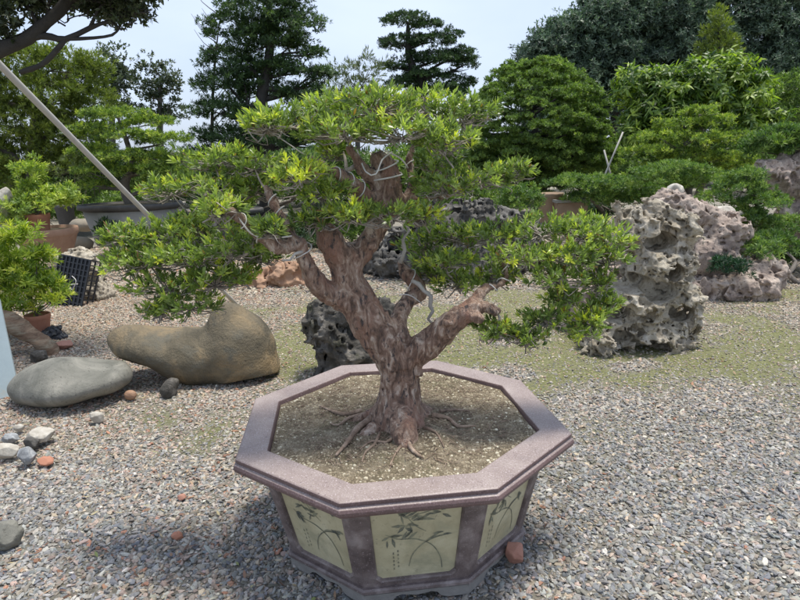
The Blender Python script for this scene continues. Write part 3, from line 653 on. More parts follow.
V_, q_ = loft([ring(FB, ZB, 0), ring(FB, ZB, .010), ring(FB, ZB-.006, .016), ring(FB, ZB-.016, .016), ring(FB, ZB-.024, .004), ring(FB, ZB-.026, -.03), ring(.6, ZB)], True)
V, f = mb.data(); body = mesh_obj('body', V, f, M['body'], pl, False)
mesh_obj('base_moulding', V_, q_, M['body'], pl, False)
mbf = MB()
for i in range(8):
    j = (i+1) % 8; O1 = ring(FB, 0, .008); I1 = ring(FB, 0, -.035); zt = ZB-.024
    def q2(u, z, inn): 
        src = I1 if inn else O1; p = src[i]*(1-u)+src[j]*u; p = p.copy(); p[2] = z; return p
    us = [0, .12, .2, .27, .3, .36, .5, .64, .7, .73, .8, .88, 1]; zs = [0, 0, 0, .006, .02, .026, .018, .026, .02, .006, 0, 0, 0]; zs = [.0 if z == 0 else z+.002 for z in zs]
    V = []; 
    for u, z in zip(us, zs): V += [q2(u, z, False), q2(u, zt, False), q2(u, zt, True), q2(u, z, True)]
    F_ = []
    for k in range(len(us)-1):
        for s in range(4): s2 = (s+1) % 4; F_.append([k*4+s, k*4+s2, k*4+4+s2, k*4+4+s])
    n = len(us)-1; F_ += [[0, 1, 2, 3][::-1], [n*4, n*4+1, n*4+2, n*4+3]]; mbf.add(V, F_)
V, f = mbf.data(); mesh_obj('feet', V, f, M['foot'], pl, False)
# painted bamboo on the panels
def painting(pt, nrm, seed):
    r = np.random.default_rng(seed); mb = MB()
    def P(x, y, d=.0065): 
        return pt(.16+.68*x, .1+.86*y, d)
    def stroke(pts, w):
        pts = np.array(pts, float); p, ww = catmull(np.c_[pts, np.zeros(len(pts))], w, .03)
        t = norm(np.gradient(p, axis=0)); s = np.c_[-t[:, 1], t[:, 0], t[:, 2]*0]; V = []
        for k in range(len(p)):
            a = p[k]-s[k]*ww[k]/2; b = p[k]+s[k]*ww[k]/2; V += [P(a[0], a[1]), P(b[0], b[1])]
        mb.add(V, [[2*k, 2*k+2, 2*k+3, 2*k+1] for k in range(len(p)-1)])
    def leaf(x, y, a, L, w=.035):
        dx, dy = math.cos(a), math.sin(a); stroke([(x, y), (x+dx*L*.5, y+dy*L*.5), (x+dx*L, y+dy*L)], [.006, w, .004])
    stroke([(.4, .12), (.46, .3), (.62, .45), (.8, .52)], [.008, .012, .014, .01]); stroke([(.86, .05), (.82, .22), (.7, .4), (.5, .5), (.3, .52)], [.012, .012, .012, .014, .008])
    stroke([(.62, .45), (.7, .5), (.9, .53)], [.02, .03, .006])
    stroke([(.28, .94), (.4, .8), (.5, .68), (.62, .6)], [.006, .01, .01, .006]); stroke([(.4, .8), (.6, .86), (.8, .9)], [.006, .008, .005]); stroke([(.12, .6), (.25, .53), (.33, .52)], [.006, .01, .006])
    for (x, y, k) in [(.3, .86, 4), (.36, .7, 6), (.62, .78, 6), (.78, .86, 4), (.18, .56, 5), (.84, .56, 3), (.45, .62, 4), (.5, .88, 3)]:
        for q in range(k): leaf(x+r.normal()*.03, y+r.normal()*.02, r.choice([-.4, -2.4, -1.2, .3, 3.3])+r.normal()*.3, r.uniform(.09, .17), r.uniform(.025, .045))
    for k in range(5):
        for cx in (.2, .26):
            y = .36-k*.055-(.03 if cx < .24 else 0); stroke([(cx-.008, y), (cx+.012, y+.004)], [.006, .006]); stroke([(cx, y+.015), (cx+.004, y-.02)], [.005, .005]); stroke([(cx-.01, y-.014), (cx+.012, y-.012)], [.005, .005])
    return mb.data()
for i, (poly, pt, nrm, *_) in enumerate(panels):
    p = mesh_obj('panel', poly, [[list(range(8))]], M['panel'], pl, False)
    V, f = painting(pt, nrm, i+1); mesh_obj('painting', V, f, M['ink'], p, False)
# soil
SZ = .473
inner = ring(.812, SZ); a = np.linspace(0, 1, 40)
def soilz(x, y):
    d = np.sqrt((x-.02)**2+(y-2.15)**2); return SZ+.035*np.exp(-(d/.2)**2)+.013*fbm(np.stack([x, y, x*0], -1), 7, 4, 4)*np.clip(1.6-d/.38, .15, 1)
V = []; nr = 46; ns = 96
bd = []
for k in range(ns):
    t = k/ns*8; i = int(t) % 8; u = t-int(t); bd.append(inner[i]*(1-u)+inner[(i+1) % 8]*u)
bd = np.array(bd); c0 = inner.mean(0); V = [c0[None]]
for k in range(1, nr+1): V.append(c0+(bd-c0)*(k/nr))
V = np.concatenate(V); V[:, 2] = soilz(V[:, 0], V[:, 1]); tri = [[0, 1+k, 1+(k+1) % ns] for k in range(ns)]; q = []
for k in range(nr-1):
    for j in range(ns): j2 = (j+1) % ns; q.append([1+k*ns+j, 1+(k+1)*ns+j, 1+(k+1)*ns+j2, 1+k*ns+j2])
soil = mesh_obj('soil', V, [tri, q], M['soil'], pl)
# grit and litter lying on the soil
phi = (1+5**.5)/2
ICO = norm(np.array([[-1, phi, 0], [1, phi, 0], [-1, -phi, 0], [1, -phi, 0], [0, -1, phi], [0, 1, phi], [0, -1, -phi], [0, 1, -phi], [phi, 0, -1], [phi, 0, 1], [-phi, 0, -1], [-phi, 0, 1]]))
ICF = np.array([[0, 11, 5], [0, 5, 1], [0, 1, 7], [0, 7, 10], [0, 10, 11], [1, 5, 9], [5, 11, 4], [11, 10, 2], [10, 7, 6], [7, 1, 8], [3, 9, 4], [3, 4, 2], [3, 2, 6], [3, 6, 8], [3, 8, 9], [4, 9, 5], [2, 4, 11], [6, 2, 10], [8, 6, 7], [9, 8, 1]])
def grit(n, r, smin, smax, edge):
    k = r.integers(0, ns, n); u = r.random(n)[:, None]; d = (bd[k]*(1-u)+bd[(k+1) % ns]*u)-c0
    t = (r.random(n)**.5 if not edge else 1-r.random(n)**2.2*.6)*.985
    p = c0+d*t[:, None]; p[:, 2] = soilz(p[:, 0], p[:, 1])
    s = r.uniform(smin, smax, n)*r.uniform(.7, 1.3, n)
    V = ICO[None]*(s[:, None, None]*r.uniform(.6, 1.3, (n, 1, 3))*np.array([1, 1, .6]))*(1+r.normal(size=(n, 12, 1))*.12)+p[:, None]
    Fc = (np.arange(n)*12)[:, None, None]+ICF[None]
    return V.reshape(-1, 3), Fc.reshape(-1, 3), np.repeat(r.random(n), 12)
r = np.random.default_rng(5)
m, nt, b, out = newmat('soil_grit'); at = N(nt, 'ShaderNodeAttribute', attribute_name='tone')
nt.links.new(ramp(nt, at.outputs['Fac'], [(0, (.14, .11, .07)), (.5, (.27, .22, .15)), (.8, (.42, .37, .26)), (1, (.6, .56, .44))]), b.inputs['Base Color']); b.inputs['Roughness'].default_value = .9; M['grit'] = m
A_ = grit(9500, r, .0014, .005, False); B_ = grit(1800, r, .003, .006, True); A_ = (A_[0], A_[1], A_[2]*.8); B_ = (B_[0], B_[1]+len(A_[0]), np.clip(B_[2]+.1, 0, 1))
g = mesh_obj('soil_grit', np.concatenate([A_[0], B_[0]]), [np.concatenate([A_[1], B_[1]])], M['grit'], pl, False, tone=np.concatenate([A_[2], B_[2]])); g['kind'] = 'stuff'
mbl = MB()
for k in range(700):
    a = r.uniform(0, 2*PI); d = r.random()**.6*.42; x = c0[0]+math.cos(a)*d*1.05; y = c0[1]+math.sin(a)*d
    b_ = r.uniform(0, PI); l = r.uniform(.012, .045); dx, dy = math.cos(b_)*l, math.sin(b_)*l
    z0 = float(soilz(np.array(x), np.array(y)))+.003; z1 = float(soilz(np.array(x+dx), np.array(y+dy)))+.003
    tube(mbl, [(x, y, z0), (x+dx*.5, y+dy*.5+.004*r.normal(), max(z0, z1)+.003), (x+dx, y+dy, z1)], [.0008, .0013, .0007], 4, .02, 0)
V, f = mbl.data(); g = mesh_obj('leaf_litter', V, f, M['root'], pl); g['kind'] = 'stuff'
# ------------------------------------------------------------ bonsai
Yt = 2.13
bt = thing('bonsai_tree', (W(402, 430, Yt)[0], Yt, .47), 'thick-trunked reddish podocarpus bonsai with spreading green pads, planted in the octagonal planter', 'bonsai')
def path(lst):   # (px, py, width px, dY)
    P = []; R = []
    for e in lst:
        yy = Yt+(e[3] if len(e) > 3 else 0); P.append(W(e[0], e[1], yy)); R.append(e[2]/2*ps(yy))
    return P, R
TR = [path(l) for l in [
    [(402, 432, 70), (400, 417, 56), (400, 394, 43), (398, 366, 43), (390, 345, 45), (376, 327, 42), (361, 305, 38), (349, 285, 33), (346, 268, 31), (350, 256, 25)],
    [(347, 270, 22), (338, 254, 24, -.02), (330, 240, 23, -.03), (326, 232, 19, -.03)],
    [(350, 266, 20), (362, 251, 22, .02), (375, 234, 21, .03), (383, 218, 24, .04), (388, 200, 30, .05), (387, 184, 30, .05), (385, 168, 24, .05), (380, 158, 14, .05)],
    [(388, 200, 20, .04), (370, 198, 15, 0), (357, 187, 13, -.04), (346, 178, 10, -.07), (328, 168, 5, -.1), (312, 158, 3, -.12)],
    [(376, 180, 14, .03), (362, 168, 12, 0), (356, 158, 9, -.02), (350, 148, 6, -.03)],
    [(390, 202, 14, .06), (404, 198, 11, .08), (412, 190, 10, .1), (412, 178, 8, .1), (410, 162, 4, .12), (412, 148, 3, .14)],
    [(405, 198, 8, .08), (422, 198, 5, .1), (444, 196, 4, .12), (470, 184, 3, .12), (500, 180, 2, .14)],
    [(348, 300, 28), (334, 294, 21, -.03), (318, 283, 18, -.06), (309, 270, 17, -.09), (303, 254, 16, -.1), (299, 243, 15, -.11), (282, 247, 14, -.13), (265, 238, 13, -.15), (250, 228, 11, -.17), (240, 218, 7, -.2), (230, 210, 4, -.22)],
    [(295, 246, 14, -.11), (288, 228, 11, -.1), (281, 214, 10, -.08), (273, 200, 9, -.06), (266, 188, 5, -.04)],
    [(396, 334, 26, .02), (398, 318, 20, .05), (407, 303, 18, .09), (418, 291, 18, .12), (412, 280, 14, .13), (404, 270, 11, .14), (400, 263, 7, .14)],
    [(400, 362, 32), (416, 352, 32, -.03), (432, 341, 28, -.06), (449, 326, 26, -.09), (464, 313, 22, -.1), (474, 308, 15, -.1), (484, 306, 9, -.1), (496, 311, 5, -.1)],
    [(466, 313, 15, -.1), (474, 317, 11, -.13), (479, 319, 8, -.14)],
    [(466, 310, 16, -.1), (474, 299, 10, -.07), (484, 291, 8, -.05), (500, 284, 7, -.03), (507, 276, 7, -.01), (503, 262, 6, 0), (500, 254, 6, .01), (508, 248, 5, .02), (528, 245, 4, .04)]]]
lo = np.min([np.min(p, 0) for p, r_ in TR], 0)-.14; hi = np.max([np.max(p, 0) for p, r_ in TR], 0)+.14
fl = Field(lo, hi, .0047)
for p, rr in TR: fl.path(p, [v_*.97 for v_ in rr], .014, .03)
ROOTS = [path(l) for l in [
    [(400, 405, 40, -.03), (402, 424, 34, -.11), (404, 438, 28, -.17), (408, 450, 16, -.21), (411, 456, 6, -.23)],
    [(388, 418, 26, -.02), (374, 428, 16, -.07), (362, 436, 10, -.1), (350, 448, 5, -.15)],
    [(415, 416, 24, 0), (430, 421, 16, 0), (445, 424, 9, 0), (462, 426, 4, .02)],
    [(385, 410, 22, .0), (368, 416, 12, .02), (350, 422, 6, .02)], [(418, 410, 22, .04), (438, 414, 10, .08)], [(412, 420, 22, -.06), (424, 432, 12, -.1), (434, 438, 5, -.12)]]]
for p, rr in ROOTS: fl.path(p, [v_*.9 for v_ in rr], .03, .02)
fl.cone(W(449, 322, Yt-.13), W(450, 322, Yt-.14), .018, .016, .012)
fl.cone(W(372, 246, Yt-.03), W(373, 246, Yt-.035), .02, .018, .012); fl.cone(W(418, 370, Yt-.04), W(420, 374, Yt-.05), .02, .016, .02)
sl, g = fl.all(); near = np.abs(fl.V) < .04; q = g[near]; qq = q*np.array([1, 1, .45], np.float32)
fl.V[near] += .011*fbm(qq, 12, 4, 2)+.009*(np.abs(noise3(qq, 34, 7))-.3)+.008*(np.abs(noise3(qq, 62, 8))-.3)
fl.V[0] = fl.V[-1] = 1; fl.V[:, 0] = fl.V[:, -1] = 1; fl.V[:, :, 0] = fl.V[:, :, -1] = 1
P, Q = surface_nets(fl.V, fl.lo, .0047); mesh_obj('trunk', P, Q, M['bark'], bt)
# thin surface roots
def groot(pts, w):
    P = []; 
    for (x, y) in pts: p = G(x, y, SZ); p[2] = float(soilz(np.array(p[0]), np.array(p[1])))+w[0]*.0012; P.append(p)
    P = [p-np.array([0, 0, .0025]) for p in P]; return P, [k*.7*ps(Yt)/2 for k in w]
for l, w_ in [([(372, 424), (358, 432), (348, 443), (336, 458)], (11, 9, 7, 3)), ([(362, 414), (345, 416), (332, 414), (320, 408)], (8, 6, 5, 2)), ([(366, 418), (350, 420), (338, 426), (330, 424)], (7, 5, 4, 2)),
              ([(395, 440), (386, 444), (372, 442), (360, 450)], (6, 4, 4, 2)), ([(432, 424), (448, 424), (458, 430), (476, 428)], (9, 6, 5, 2)), ([(440, 418), (455, 414), (470, 415)], (6, 4, 2)),
              ([(408, 446), (414, 456), (424, 460)], (8, 5, 2)), ([(402, 448), (396, 456), (390, 468)], (5, 3, 2)), ([(355, 430), (352, 436), (345, 440)], (4, 3, 2)), ([(425, 436), (436, 440), (444, 449)], (6, 4, 2)), ([(380, 436), (374, 446), (366, 452), (362, 462)], (5, 4, 3, 2))]:
    mb = MB(); p, rr = groot(l, w_); tube(mb, p, rr, 7, .02, .3); V, f = mb.data(); mesh_obj('surface_root', V, f, M['root'], bt)
# deadwood
for l in ([(412, 281, 4, .08), (419, 284, 5, .06), (424, 291, 4, .05), (431, 296, 5, .04), (430, 306, 4, .05), (433, 311, 3.5, .05), (428, 319, 3, .05), (434, 324, 1.5, .05)], [(302, 252, 3, -.16), (295, 254, 3, -.18), (290, 260, 2.4, -.19), (282, 260, 1.5, -.2)], [(400, 263, 4, .12), (405, 250, 4, .12), (403, 240, 3, .12), (410, 230, 2, .12)]):
    mb = MB(); p, rr = path(l); tube(mb, p, rr, 7, .02, .3); V, f = mb.data(); mesh_obj('deadwood', V, f, M['dead'], bt)
# wires coiled on the branches
def coil(idx, t0, t1, turns, wr=.0022):
    P, R = catmull(TR[idx][0], TR[idx][1], .01); n = len(P); i0, i1 = int(t0*(n-1)), int(t1*(n-1)); P, R = P[i0:i1+1], R[i0:i1+1]
    T = norm(np.gradient(P, axis=0)); m = turns*14; pts = []
    for k in range(m+1):
        u = k/m*(len(P)-1); i = min(int(u), len(P)-2); c = P[i]+(P[i+1]-P[i])*(u-i); rr = R[i]*1.08+.004; nn = norm(np.cross(T[i], [0.3, 1, .2])); bb = np.cross(T[i], nn)
        a = k/14*2*PI; pts.append(c+(nn*math.cos(a)+bb*math.sin(a))*rr)
    mb = MB(); tube(mb, pts, [wr]*len(pts), 5, .02); V, f = mb.data(); mesh_obj('wire', V, f, M['wire'], bt)
coil(3, .35, .95, 4); coil(7, .45, .55, 1); coil(7, .66, .97, 3); coil(9, .45, .95, 2); coil(12, .3, .95, 5); coil(6, .2, .8, 4); coil(2, .82, .98, 2, .003); coil(5, .5, .95, 2); coil(8, .5, .95, 2)
for l in ([(357, 150, .03), (366, 172, -.06), (376, 174, -.07), (382, 160, -.05), (392, 152, 0)], [(236, 214, -.22), (252, 234, -.2), (272, 238, -.18), (292, 236, -.15)], [(384, 150, 0), (400, 158, 0), (408, 168, .03)], [(545, 262, 0), (562, 255, 0), (575, 262, 0)]):
    mb = MB(); tube(mb, [W(a, b, Yt+c) for a, b, c in l], [.0028]*len(l), 5, .015); V, f = mb.data(); mesh_obj('wire', V, f, M['wire'], bt)
# foliage pads (px, py, rx, ry, dY, yellow)
PADS = [(290, 124, 46, 15, .0, .1), (335, 112, 40, 16, .12, .15), (378, 108, 42, 18, .0, .2), (425, 108, 40, 17, .14, .2), (462, 120, 34, 18, .05, .1), (345, 135, 45, 14, -.1, .1), (400, 135, 50, 16, -.08, .15), (448, 145, 36, 16, -.05, .0), (380, 122, 60, 14, .3, .1), (265, 128, 22, 9, -.1, .2),
        (438, 165, 28, 11, .18, .0), (480, 178, 36, 14, .1, .1), (515, 176, 22, 9, .12, .2), (445, 188, 36, 12, -.02, .15), (335, 152, 22, 9, .15, .0),
        (300, 178, 26, 14, -.15, .8), (322, 194, 22, 10, -.1, .15), (255, 168, 38, 10, .1, .0), (215, 162, 34, 13, .1, .1), (172, 192, 34, 11, .12, .35), (215, 190, 42, 13, .05, .15), (255, 192, 30, 10, .12, .05), (318, 222, 24, 9, -.1, .0), (222, 212, 20, 9, -.22, .1), (270, 232, 16, 6, -.2, .1), (350, 217, 26, 8, -.14, .1), (392, 218, 28, 10, -.12, .1), (424, 218, 20, 8, -.08, .3),
        (232, 206, 22, 8, .16, .1), (205, 228, 38, 14, .1, .0), (165, 235, 40, 17, .05, .1), (125, 240, 24, 15, .05, .15), (150, 262, 46, 19, -.02, .2), (195, 262, 40, 20, -.05, .0), (232, 252, 32, 16, -.12, .0), (130, 268, 22, 14, .0, .25), (170, 288, 38, 14, -.05, .1), (215, 283, 32, 14, -.08, .0), (190, 306, 34, 11, -.08, .2), (160, 312, 18, 8, -.05, .1), (262, 258, 22, 8, .0, .0), (240, 278, 20, 8, -.05, 0.),
        (425, 248, 30, 13, .2, .1), (455, 238, 34, 13, .15, .2), (446, 262, 34, 11, .05, .1), (458, 284, 26, 9, .08, .1), (432, 276, 20, 8, .16, .0), (492, 238, 34, 12, .1, .25), (540, 232, 38, 13, .08, .15), (585, 232, 34, 13, .05, .1), (610, 245, 22, 12, .05, .2), (525, 258, 42, 13, .0, .1), (572, 258, 38, 13, -.02, .2), (605, 262, 24, 11, 0, .1), (555, 278, 32, 12, -.05, .1), (598, 284, 20, 9, 0, .2), (495, 280, 26, 10, .05, .1),
        (545, 322, 24, 7, -.08, .25), (590, 318, 18, 8, -.06, .35), (585, 333, 18, 7, -.08, .1), (498, 332, 24, 7, -.12, .15), (525, 338, 22, 6, -.12, .3), (606, 305, 14, 6, 0, .3), (562, 300, 20, 8, -.02, .1)]
SK = np.concatenate([np.c_[catmull(p, rr, .02)[0], catmull(p, rr, .02)[1]] for p, rr in TR])
rs = np.random.default_rng(77)
PADS.sort(key=lambda p_: float(np.linalg.norm(SK[:, :3]-W(p_[0], p_[1], Yt+p_[4]), axis=1).min()))
for i, (px, py, rx, ry, dy, yel) in enumerate(PADS):
    s = ps(Yt+dy); c = W(px, py, Yt+dy); rad = np.array([rx*s*1.0, rx*s*.75, ry*s*.72]); r = np.random.default_rng(200+i)
    k = int(rx*ry*.125+(20 if rx*ry > 230 else 30)); d = sphere_dirs(k*3, r); d = d[d[:, 2] > -.3][:k]; rr = .4+.66*r.random(len(d))**.7 if rx*ry > 230 else .3+.62*r.random(len(d))
    P = c+d*rad*rr[:, None]; P += r.normal(size=P.shape)*.012; P[:, 2] += rad[2]*.35*noise3(P, 12, i)
    for _ in range(3):     # pull stray shoots in towards their nearest neighbour
        D_ = np.linalg.norm(P[:, None]-P[None], axis=-1)+np.eye(len(P))*9; j_ = D_.argsort(1)[:, 1]; m_ = D_[np.arange(len(P)), j_]; far_ = m_ > .034; P[far_] = P[far_]*.5+(P[j_[far_]]*.6+c*.4)*.5
    A = norm(d*np.array([1, 1, .7])+np.array([0, 0, .9])+r.normal(size=P.shape)*.35)
    tn = .4+.2*r.normal(size=len(P))+.1*r.normal(); tn = np.where(r.random(len(P)) < yel*.75+.05, tn+r.uniform(.25, .5, len(P)), tn)
    V, f, tone = tufts(P, A, 14, .028*r.uniform(.5, 1.25, len(P)), .0062, (.12, 1.1), .9, np.clip(tn, .12, 1), r, True, (-.15, .5))
    tone = np.maximum(tone, .05).reshape(-1, 6); tone[r.random(len(tone)) < .02] = 0; tone = tone.ravel()
    pad = mesh_obj('foliage_pad', V, f, M['podo'], bt, False, tone=tone)
    # limb to the pad and twigs
    dd = np.linalg.norm(SK[:, :3]-c, axis=1)+np.maximum(SK[:, 2]-c[2], 0)*.6; j = int(np.argmin(dd)); p0 = SK[j, :3]; r0 = min(SK[j, 3]*.55, .009)
    mb = MB(); L = np.linalg.norm(c-p0); low = c-np.array([0, 0, rad[2]*.3]); mid = (p0+low)/2+rs.normal(size=3)*L*.09
    if dd[j] > .03:
        wob_ = rs.normal(size=3)*L*.07; tube(mb, [p0, p0+(mid-p0)*.6+wob_, mid, mid+(low-mid)*.5-wob_*.8, low], [r0, r0*.85, r0*.75, r0*.6, .0032], 6, .03, .3, i)
    SK = np.concatenate([SK, np.array([[*low, .0075], [*((mid+low)/2), .008]])])
    for t in range(24):
        e = P[rs.integers(0, len(P))]-A[0]*.01; m_ = (low+e)/2+rs.normal(size=3)*.014-np.array([0, 0, .008]); tube(mb, [low, m_, e], [.0032, .0022, .0013], 4, .03)
    for t in range(12):
        e0 = P[rs.integers(0, len(P))]; out = norm(e0-low); e = e0+out*rs.uniform(.0, .035)-np.array([0, 0, rs.uniform(0, .02)]); m_ = (low*.4+e0*.6)+rs.normal(size=3)*.016; tube(mb, [low+(e0-low)*.3, m_, e, e+rs.normal(size=3)*.012], [.0024, .002, .0014, .0008], 4, .02)
    V, f = mb.data(); mesh_obj('twig_cluster', V, f, M['twig'], bt)
# ------------------------------------------------------------ pole
mb = MB(); A0 = G(243, 307); A0[2] = -.05; B0 = W(0, 65, 3.3); d = B0-A0; B1 = A0+d*1.3
tube(mb, [A0, (A0+B1)/2, B1], [.0175, .018, .0185], 14, .5, .04); V, f = mb.data()
single('pole', V, f, M['pipe'], 'long grey pole leaning diagonally up to the left behind the bonsai', 'pole')
# ------------------------------------------------------------ pots etc. at left
def pot_profile(r, h, lip=.03, taper=.72, t=.02):
    return [(r*taper, 0), (r*(taper+.02), .01), (r*.94, h-lip*2.2), (r*.96, h-lip*2), (r, h-lip*1.7), (r, h-lip*.2), (r*.985, h), (r-t, h), (r-t*1.2, h-lip), (r-t*1.4, h-lip*1.4), (.001, h-lip*1.35)]
def round_pot(name, label, px0, px1, ptop, Y, h, mat, group=None, taper=.72, **k):
    s = ps(Y); c = W((px0+px1)/2, ptop, Y); r = (px1-px0)/2*s; t = thing(name, (c[0], c[1], c[2]-h), label, 'pot', group)
    mb = MB(); lathe(mb, (c[0], c[1], c[2]-h), pot_profile(r, h, taper=taper, **k)[:-2], 48); V, f = mb.data(); mesh_obj('wall', V, f, mat, t)
    mb = MB(); lathe(mb, (c[0], c[1], c[2]-.04-.01), [(r-.03, 0), (r-.03, .012), (.01, .02)], 40); V, f = mb.data(); mesh_obj('soil', V, f, M['soil'], t)
    return t, c, r
t, cb, rb = round_pot('clay_bowl', 'wide brown clay bowl on the ground at the left', 17, 74, 228, 8.2, .34, M['terrab'], lip=.05, t=.06)
t, c2, r2 = round_pot('terracotta_pot', 'small orange terracotta pot standing inside the wide clay bowl', 25, 48, 214, 8.15, .33, M['terra'], lip=.03)
def plant(name, cat, label, px, py, rx, ry, Y, mat, base, n=11, L=.06, Wd=.011, dens=60, per=7, csize=.06, seed=3, hero=True, stemr=.012, thick=1., shell=.3, young=.15, extra=(), tone0=.5, **kw):
    bl = pxblobs([(px, py, rx, ry)]+list(extra), Y, thick); c = bl[0][0]
    base = np.array(base); t = thing(name, base, label, cat); r = np.random.default_rng(seed); paths = [([base, (base+c)/2+r.normal(size=3)*.02, c], [stemr, stemr*.8, stemr*.5])]
    for k in range(10):
        b_ = bl[r.integers(0, len(bl))]; e = b_[0]+sphere_dirs(1, r)[0]*np.array(b_[1])*.7; paths.append(([base+(c-base)*r.uniform(.1, .6), (base+e)/2, e], [stemr*.5, stemr*.4, stemr*.15]))
    branches('stem', paths, M['greybark'], t, 5, .05)
    crown('foliage', bl, mat, t, csize, dens, per, n, L, Wd, seed=seed, hero=hero, shell=shell, young=young, tone0=tone0, **kw); return t
plant('potted_shrub', 'shrub', 'bright green spreading shrub growing in the small terracotta pot at upper left', 42, 203, 36, 12, 8.15, M['jun'], c2-np.array([0, 0, .04]), L=.07, Wd=.014, n=7, extra=[(28, 172, 13, 16), (68, 196, 12, 10), (30, 190, 12, 10)], dens=45, tone0=.62)
ck = W(37, 322, 5.2); t, c3, r3 = round_pot('terracotta_pot', 'small orange terracotta pot under the yellow-green shrub at the left edge', 25, 49, 314, 5.1, .17, M['terra'], lip=.02, t=.012)
plant('potted_shrub', 'shrub', 'yellow-green feathery shrub with strap leaves at the left edge, in front of the black crate', 22, 285, 26, 28, 5.1, M['podo_b'], c3-np.array([0, 0, .03]), n=15, L=.065, Wd=.01, dens=60, per=5, csize=.07, extra=[(15, 245, 12, 18), (5, 275, 25, 30), (50, 300, 16, 14), (8, 310, 22, 16), (38, 262, 12, 16), (58, 285, 10, 8), (30, 240, 8, 10)], young=.3, shell=.2)
# big dark pots
def oval_pot(name, label, px0, px1, ptop, Y, h, mat, rimmat, depth=.6):
    s = ps(Y); c = W((px0+px1)/2, ptop, Y); a = (px1-px0)/2*s; t = thing(name, (c[0], c[1], c[2]-h), label, 'pot')
    def mk(nm, prof, mt):
        mb = MB(); lathe(mb, (0, 0, 0), prof, 56); V, f = mb.data(); V = V*np.array([1, depth, 1])+np.array([c[0], c[1], c[2]-h]); return mesh_obj(nm, V, f, mt, t)
    mk('wall', [(a*.72, 0), (a*.74, .02), (a*.9, h-.1)], mat); mk('rim', [(a*.9, h-.1), (a*.93, h-.085), (a, h-.07), (a, h-.02), (a*.985, h), (a*.93, h), (a*.92, h-.03)], rimmat)
    mk('soil', [(a*.925, h-.04), (a*.9, h-.025), (.01, h-.01)], M['soil']); return t, c
t, cbig = oval_pot('oval_pot', 'big oval dark grey pot with a broad rim behind the diagonal pole', 80, 180, 203, 9.3, .62, M['palepot'], M['greypot'])
t, ctray = oval_pot('oval_tray', 'long low dark bonsai tray just right of the big grey pot', 176, 262, 209, 9.8, .32, M['palepot'], M['greypot'], .5)
t, cp1, _ = round_pot('clay_pot', 'tan flared clay pot behind the bonsai, left of the rectangular one', 537, 563, 193, 8.8, .42, M['tanpot'], taper=.7)
# rectangular pot
c = W(570, 199, 8.6); s = ps(8.6); t = thing('rectangular_pot', (c[0], c[1], c[2]-.4), 'brown rectangular pot with a pale flat rim right of the tan clay pot', 'pot')
def frust(c, a, b, h, k):
    V = [[sx*a*k, sy*b*k, 0] for sx, sy in ((-1, -1), (1, -1), (1, 1), (-1, 1))]+[[sx*a, sy*b, h] for sx, sy in ((-1, -1), (1, -1), (1, 1), (-1, 1))]
    return np.array(V)+c, [[3, 2, 1, 0], [4, 5, 6, 7], [0, 1, 5, 4], [1, 2, 6, 5], [2, 3, 7, 6], [3, 0, 4, 7]]
V, q = frust(c-np.array([0, 0, .4]), 15*s, .16, .36, .8); mesh_obj('wall', V, q, M['tanpot'], t, False)
V, q = loft([np.array([[sx*(17*s+o_), sy*(.19+o_), z] for sx, sy in ((-1, -1), (1, -1), (1, 1), (-1, 1))])+c for o_, z in ((0, 0), (0, -.035), (-.05, -.035), (-.05, 0))]); mesh_obj('rim', V, q, M['palepot'], t, False)
V, q = frust(c-np.array([0, 0, .03]), 16*s-.045, .14, .015, 1); mesh_obj('soil', V, q, M['soil'], t, False)
# black crate leaning on the rubble rock
c = W(70, 282, 6.15); t = thing('plastic_crate', (c[0], c[1], 0), 'black plastic lattice crate tipped on its side against the buff rock', 'crate')
s = ps(6.15); R_ = rotz(-.25)@roty(.16)@rotx(-.3); wd, ht, dp = 36*s, 50*s, .16
def crate_piece(name, bars):
    mb = MB()
    for cc, sz in bars: V, q = box_arr(np.array(cc), sz); mb.add(V@R_.T+c, q)
    V, f = mb.data(); return mesh_obj(name, V, f, M['blackpl'], t, False)
bars = [((0, .012, 0), (wd, .006, ht))]
for k in range(9): bars.append(((-wd/2+wd*k/8, 0, 0), (.012, .01, ht)))
for k in range(10): bars.append(((0, .002, -ht/2+ht*k/9), (wd, .008, .011)))
crate_piece('base_lattice', bars)
for sx in (-1, 1):
    b = [((sx*wd/2, dp/2, -ht/2+ht*k/10), (.008, dp, .014)) for k in range(11)]+[((sx*wd/2, dp*u, 0), (.012, .016, ht)) for u in (.04, .5, .98)]; crate_piece('side_wall', b)
for sz in (-1, 1):
    b = [((-wd/2+wd*k/8, dp/2, sz*ht/2), (.014, dp, .008)) for k in range(9)]+[((0, dp*u, sz*ht/2), (wd, .016, .012)) for u in (.04, .5, .98)]; crate_piece('end_wall', b)
mb = MB(); tube(mb, [W(72, 276, 6.02), W(76, 281, 6.0), W(72, 290, 5.99), W(70, 285, 6.0), W(78, 284, 6.0)], [.004]*5, 5, .02); V, f = mb.data(); mesh_obj('string_loop', V, f, M['wire'], t)
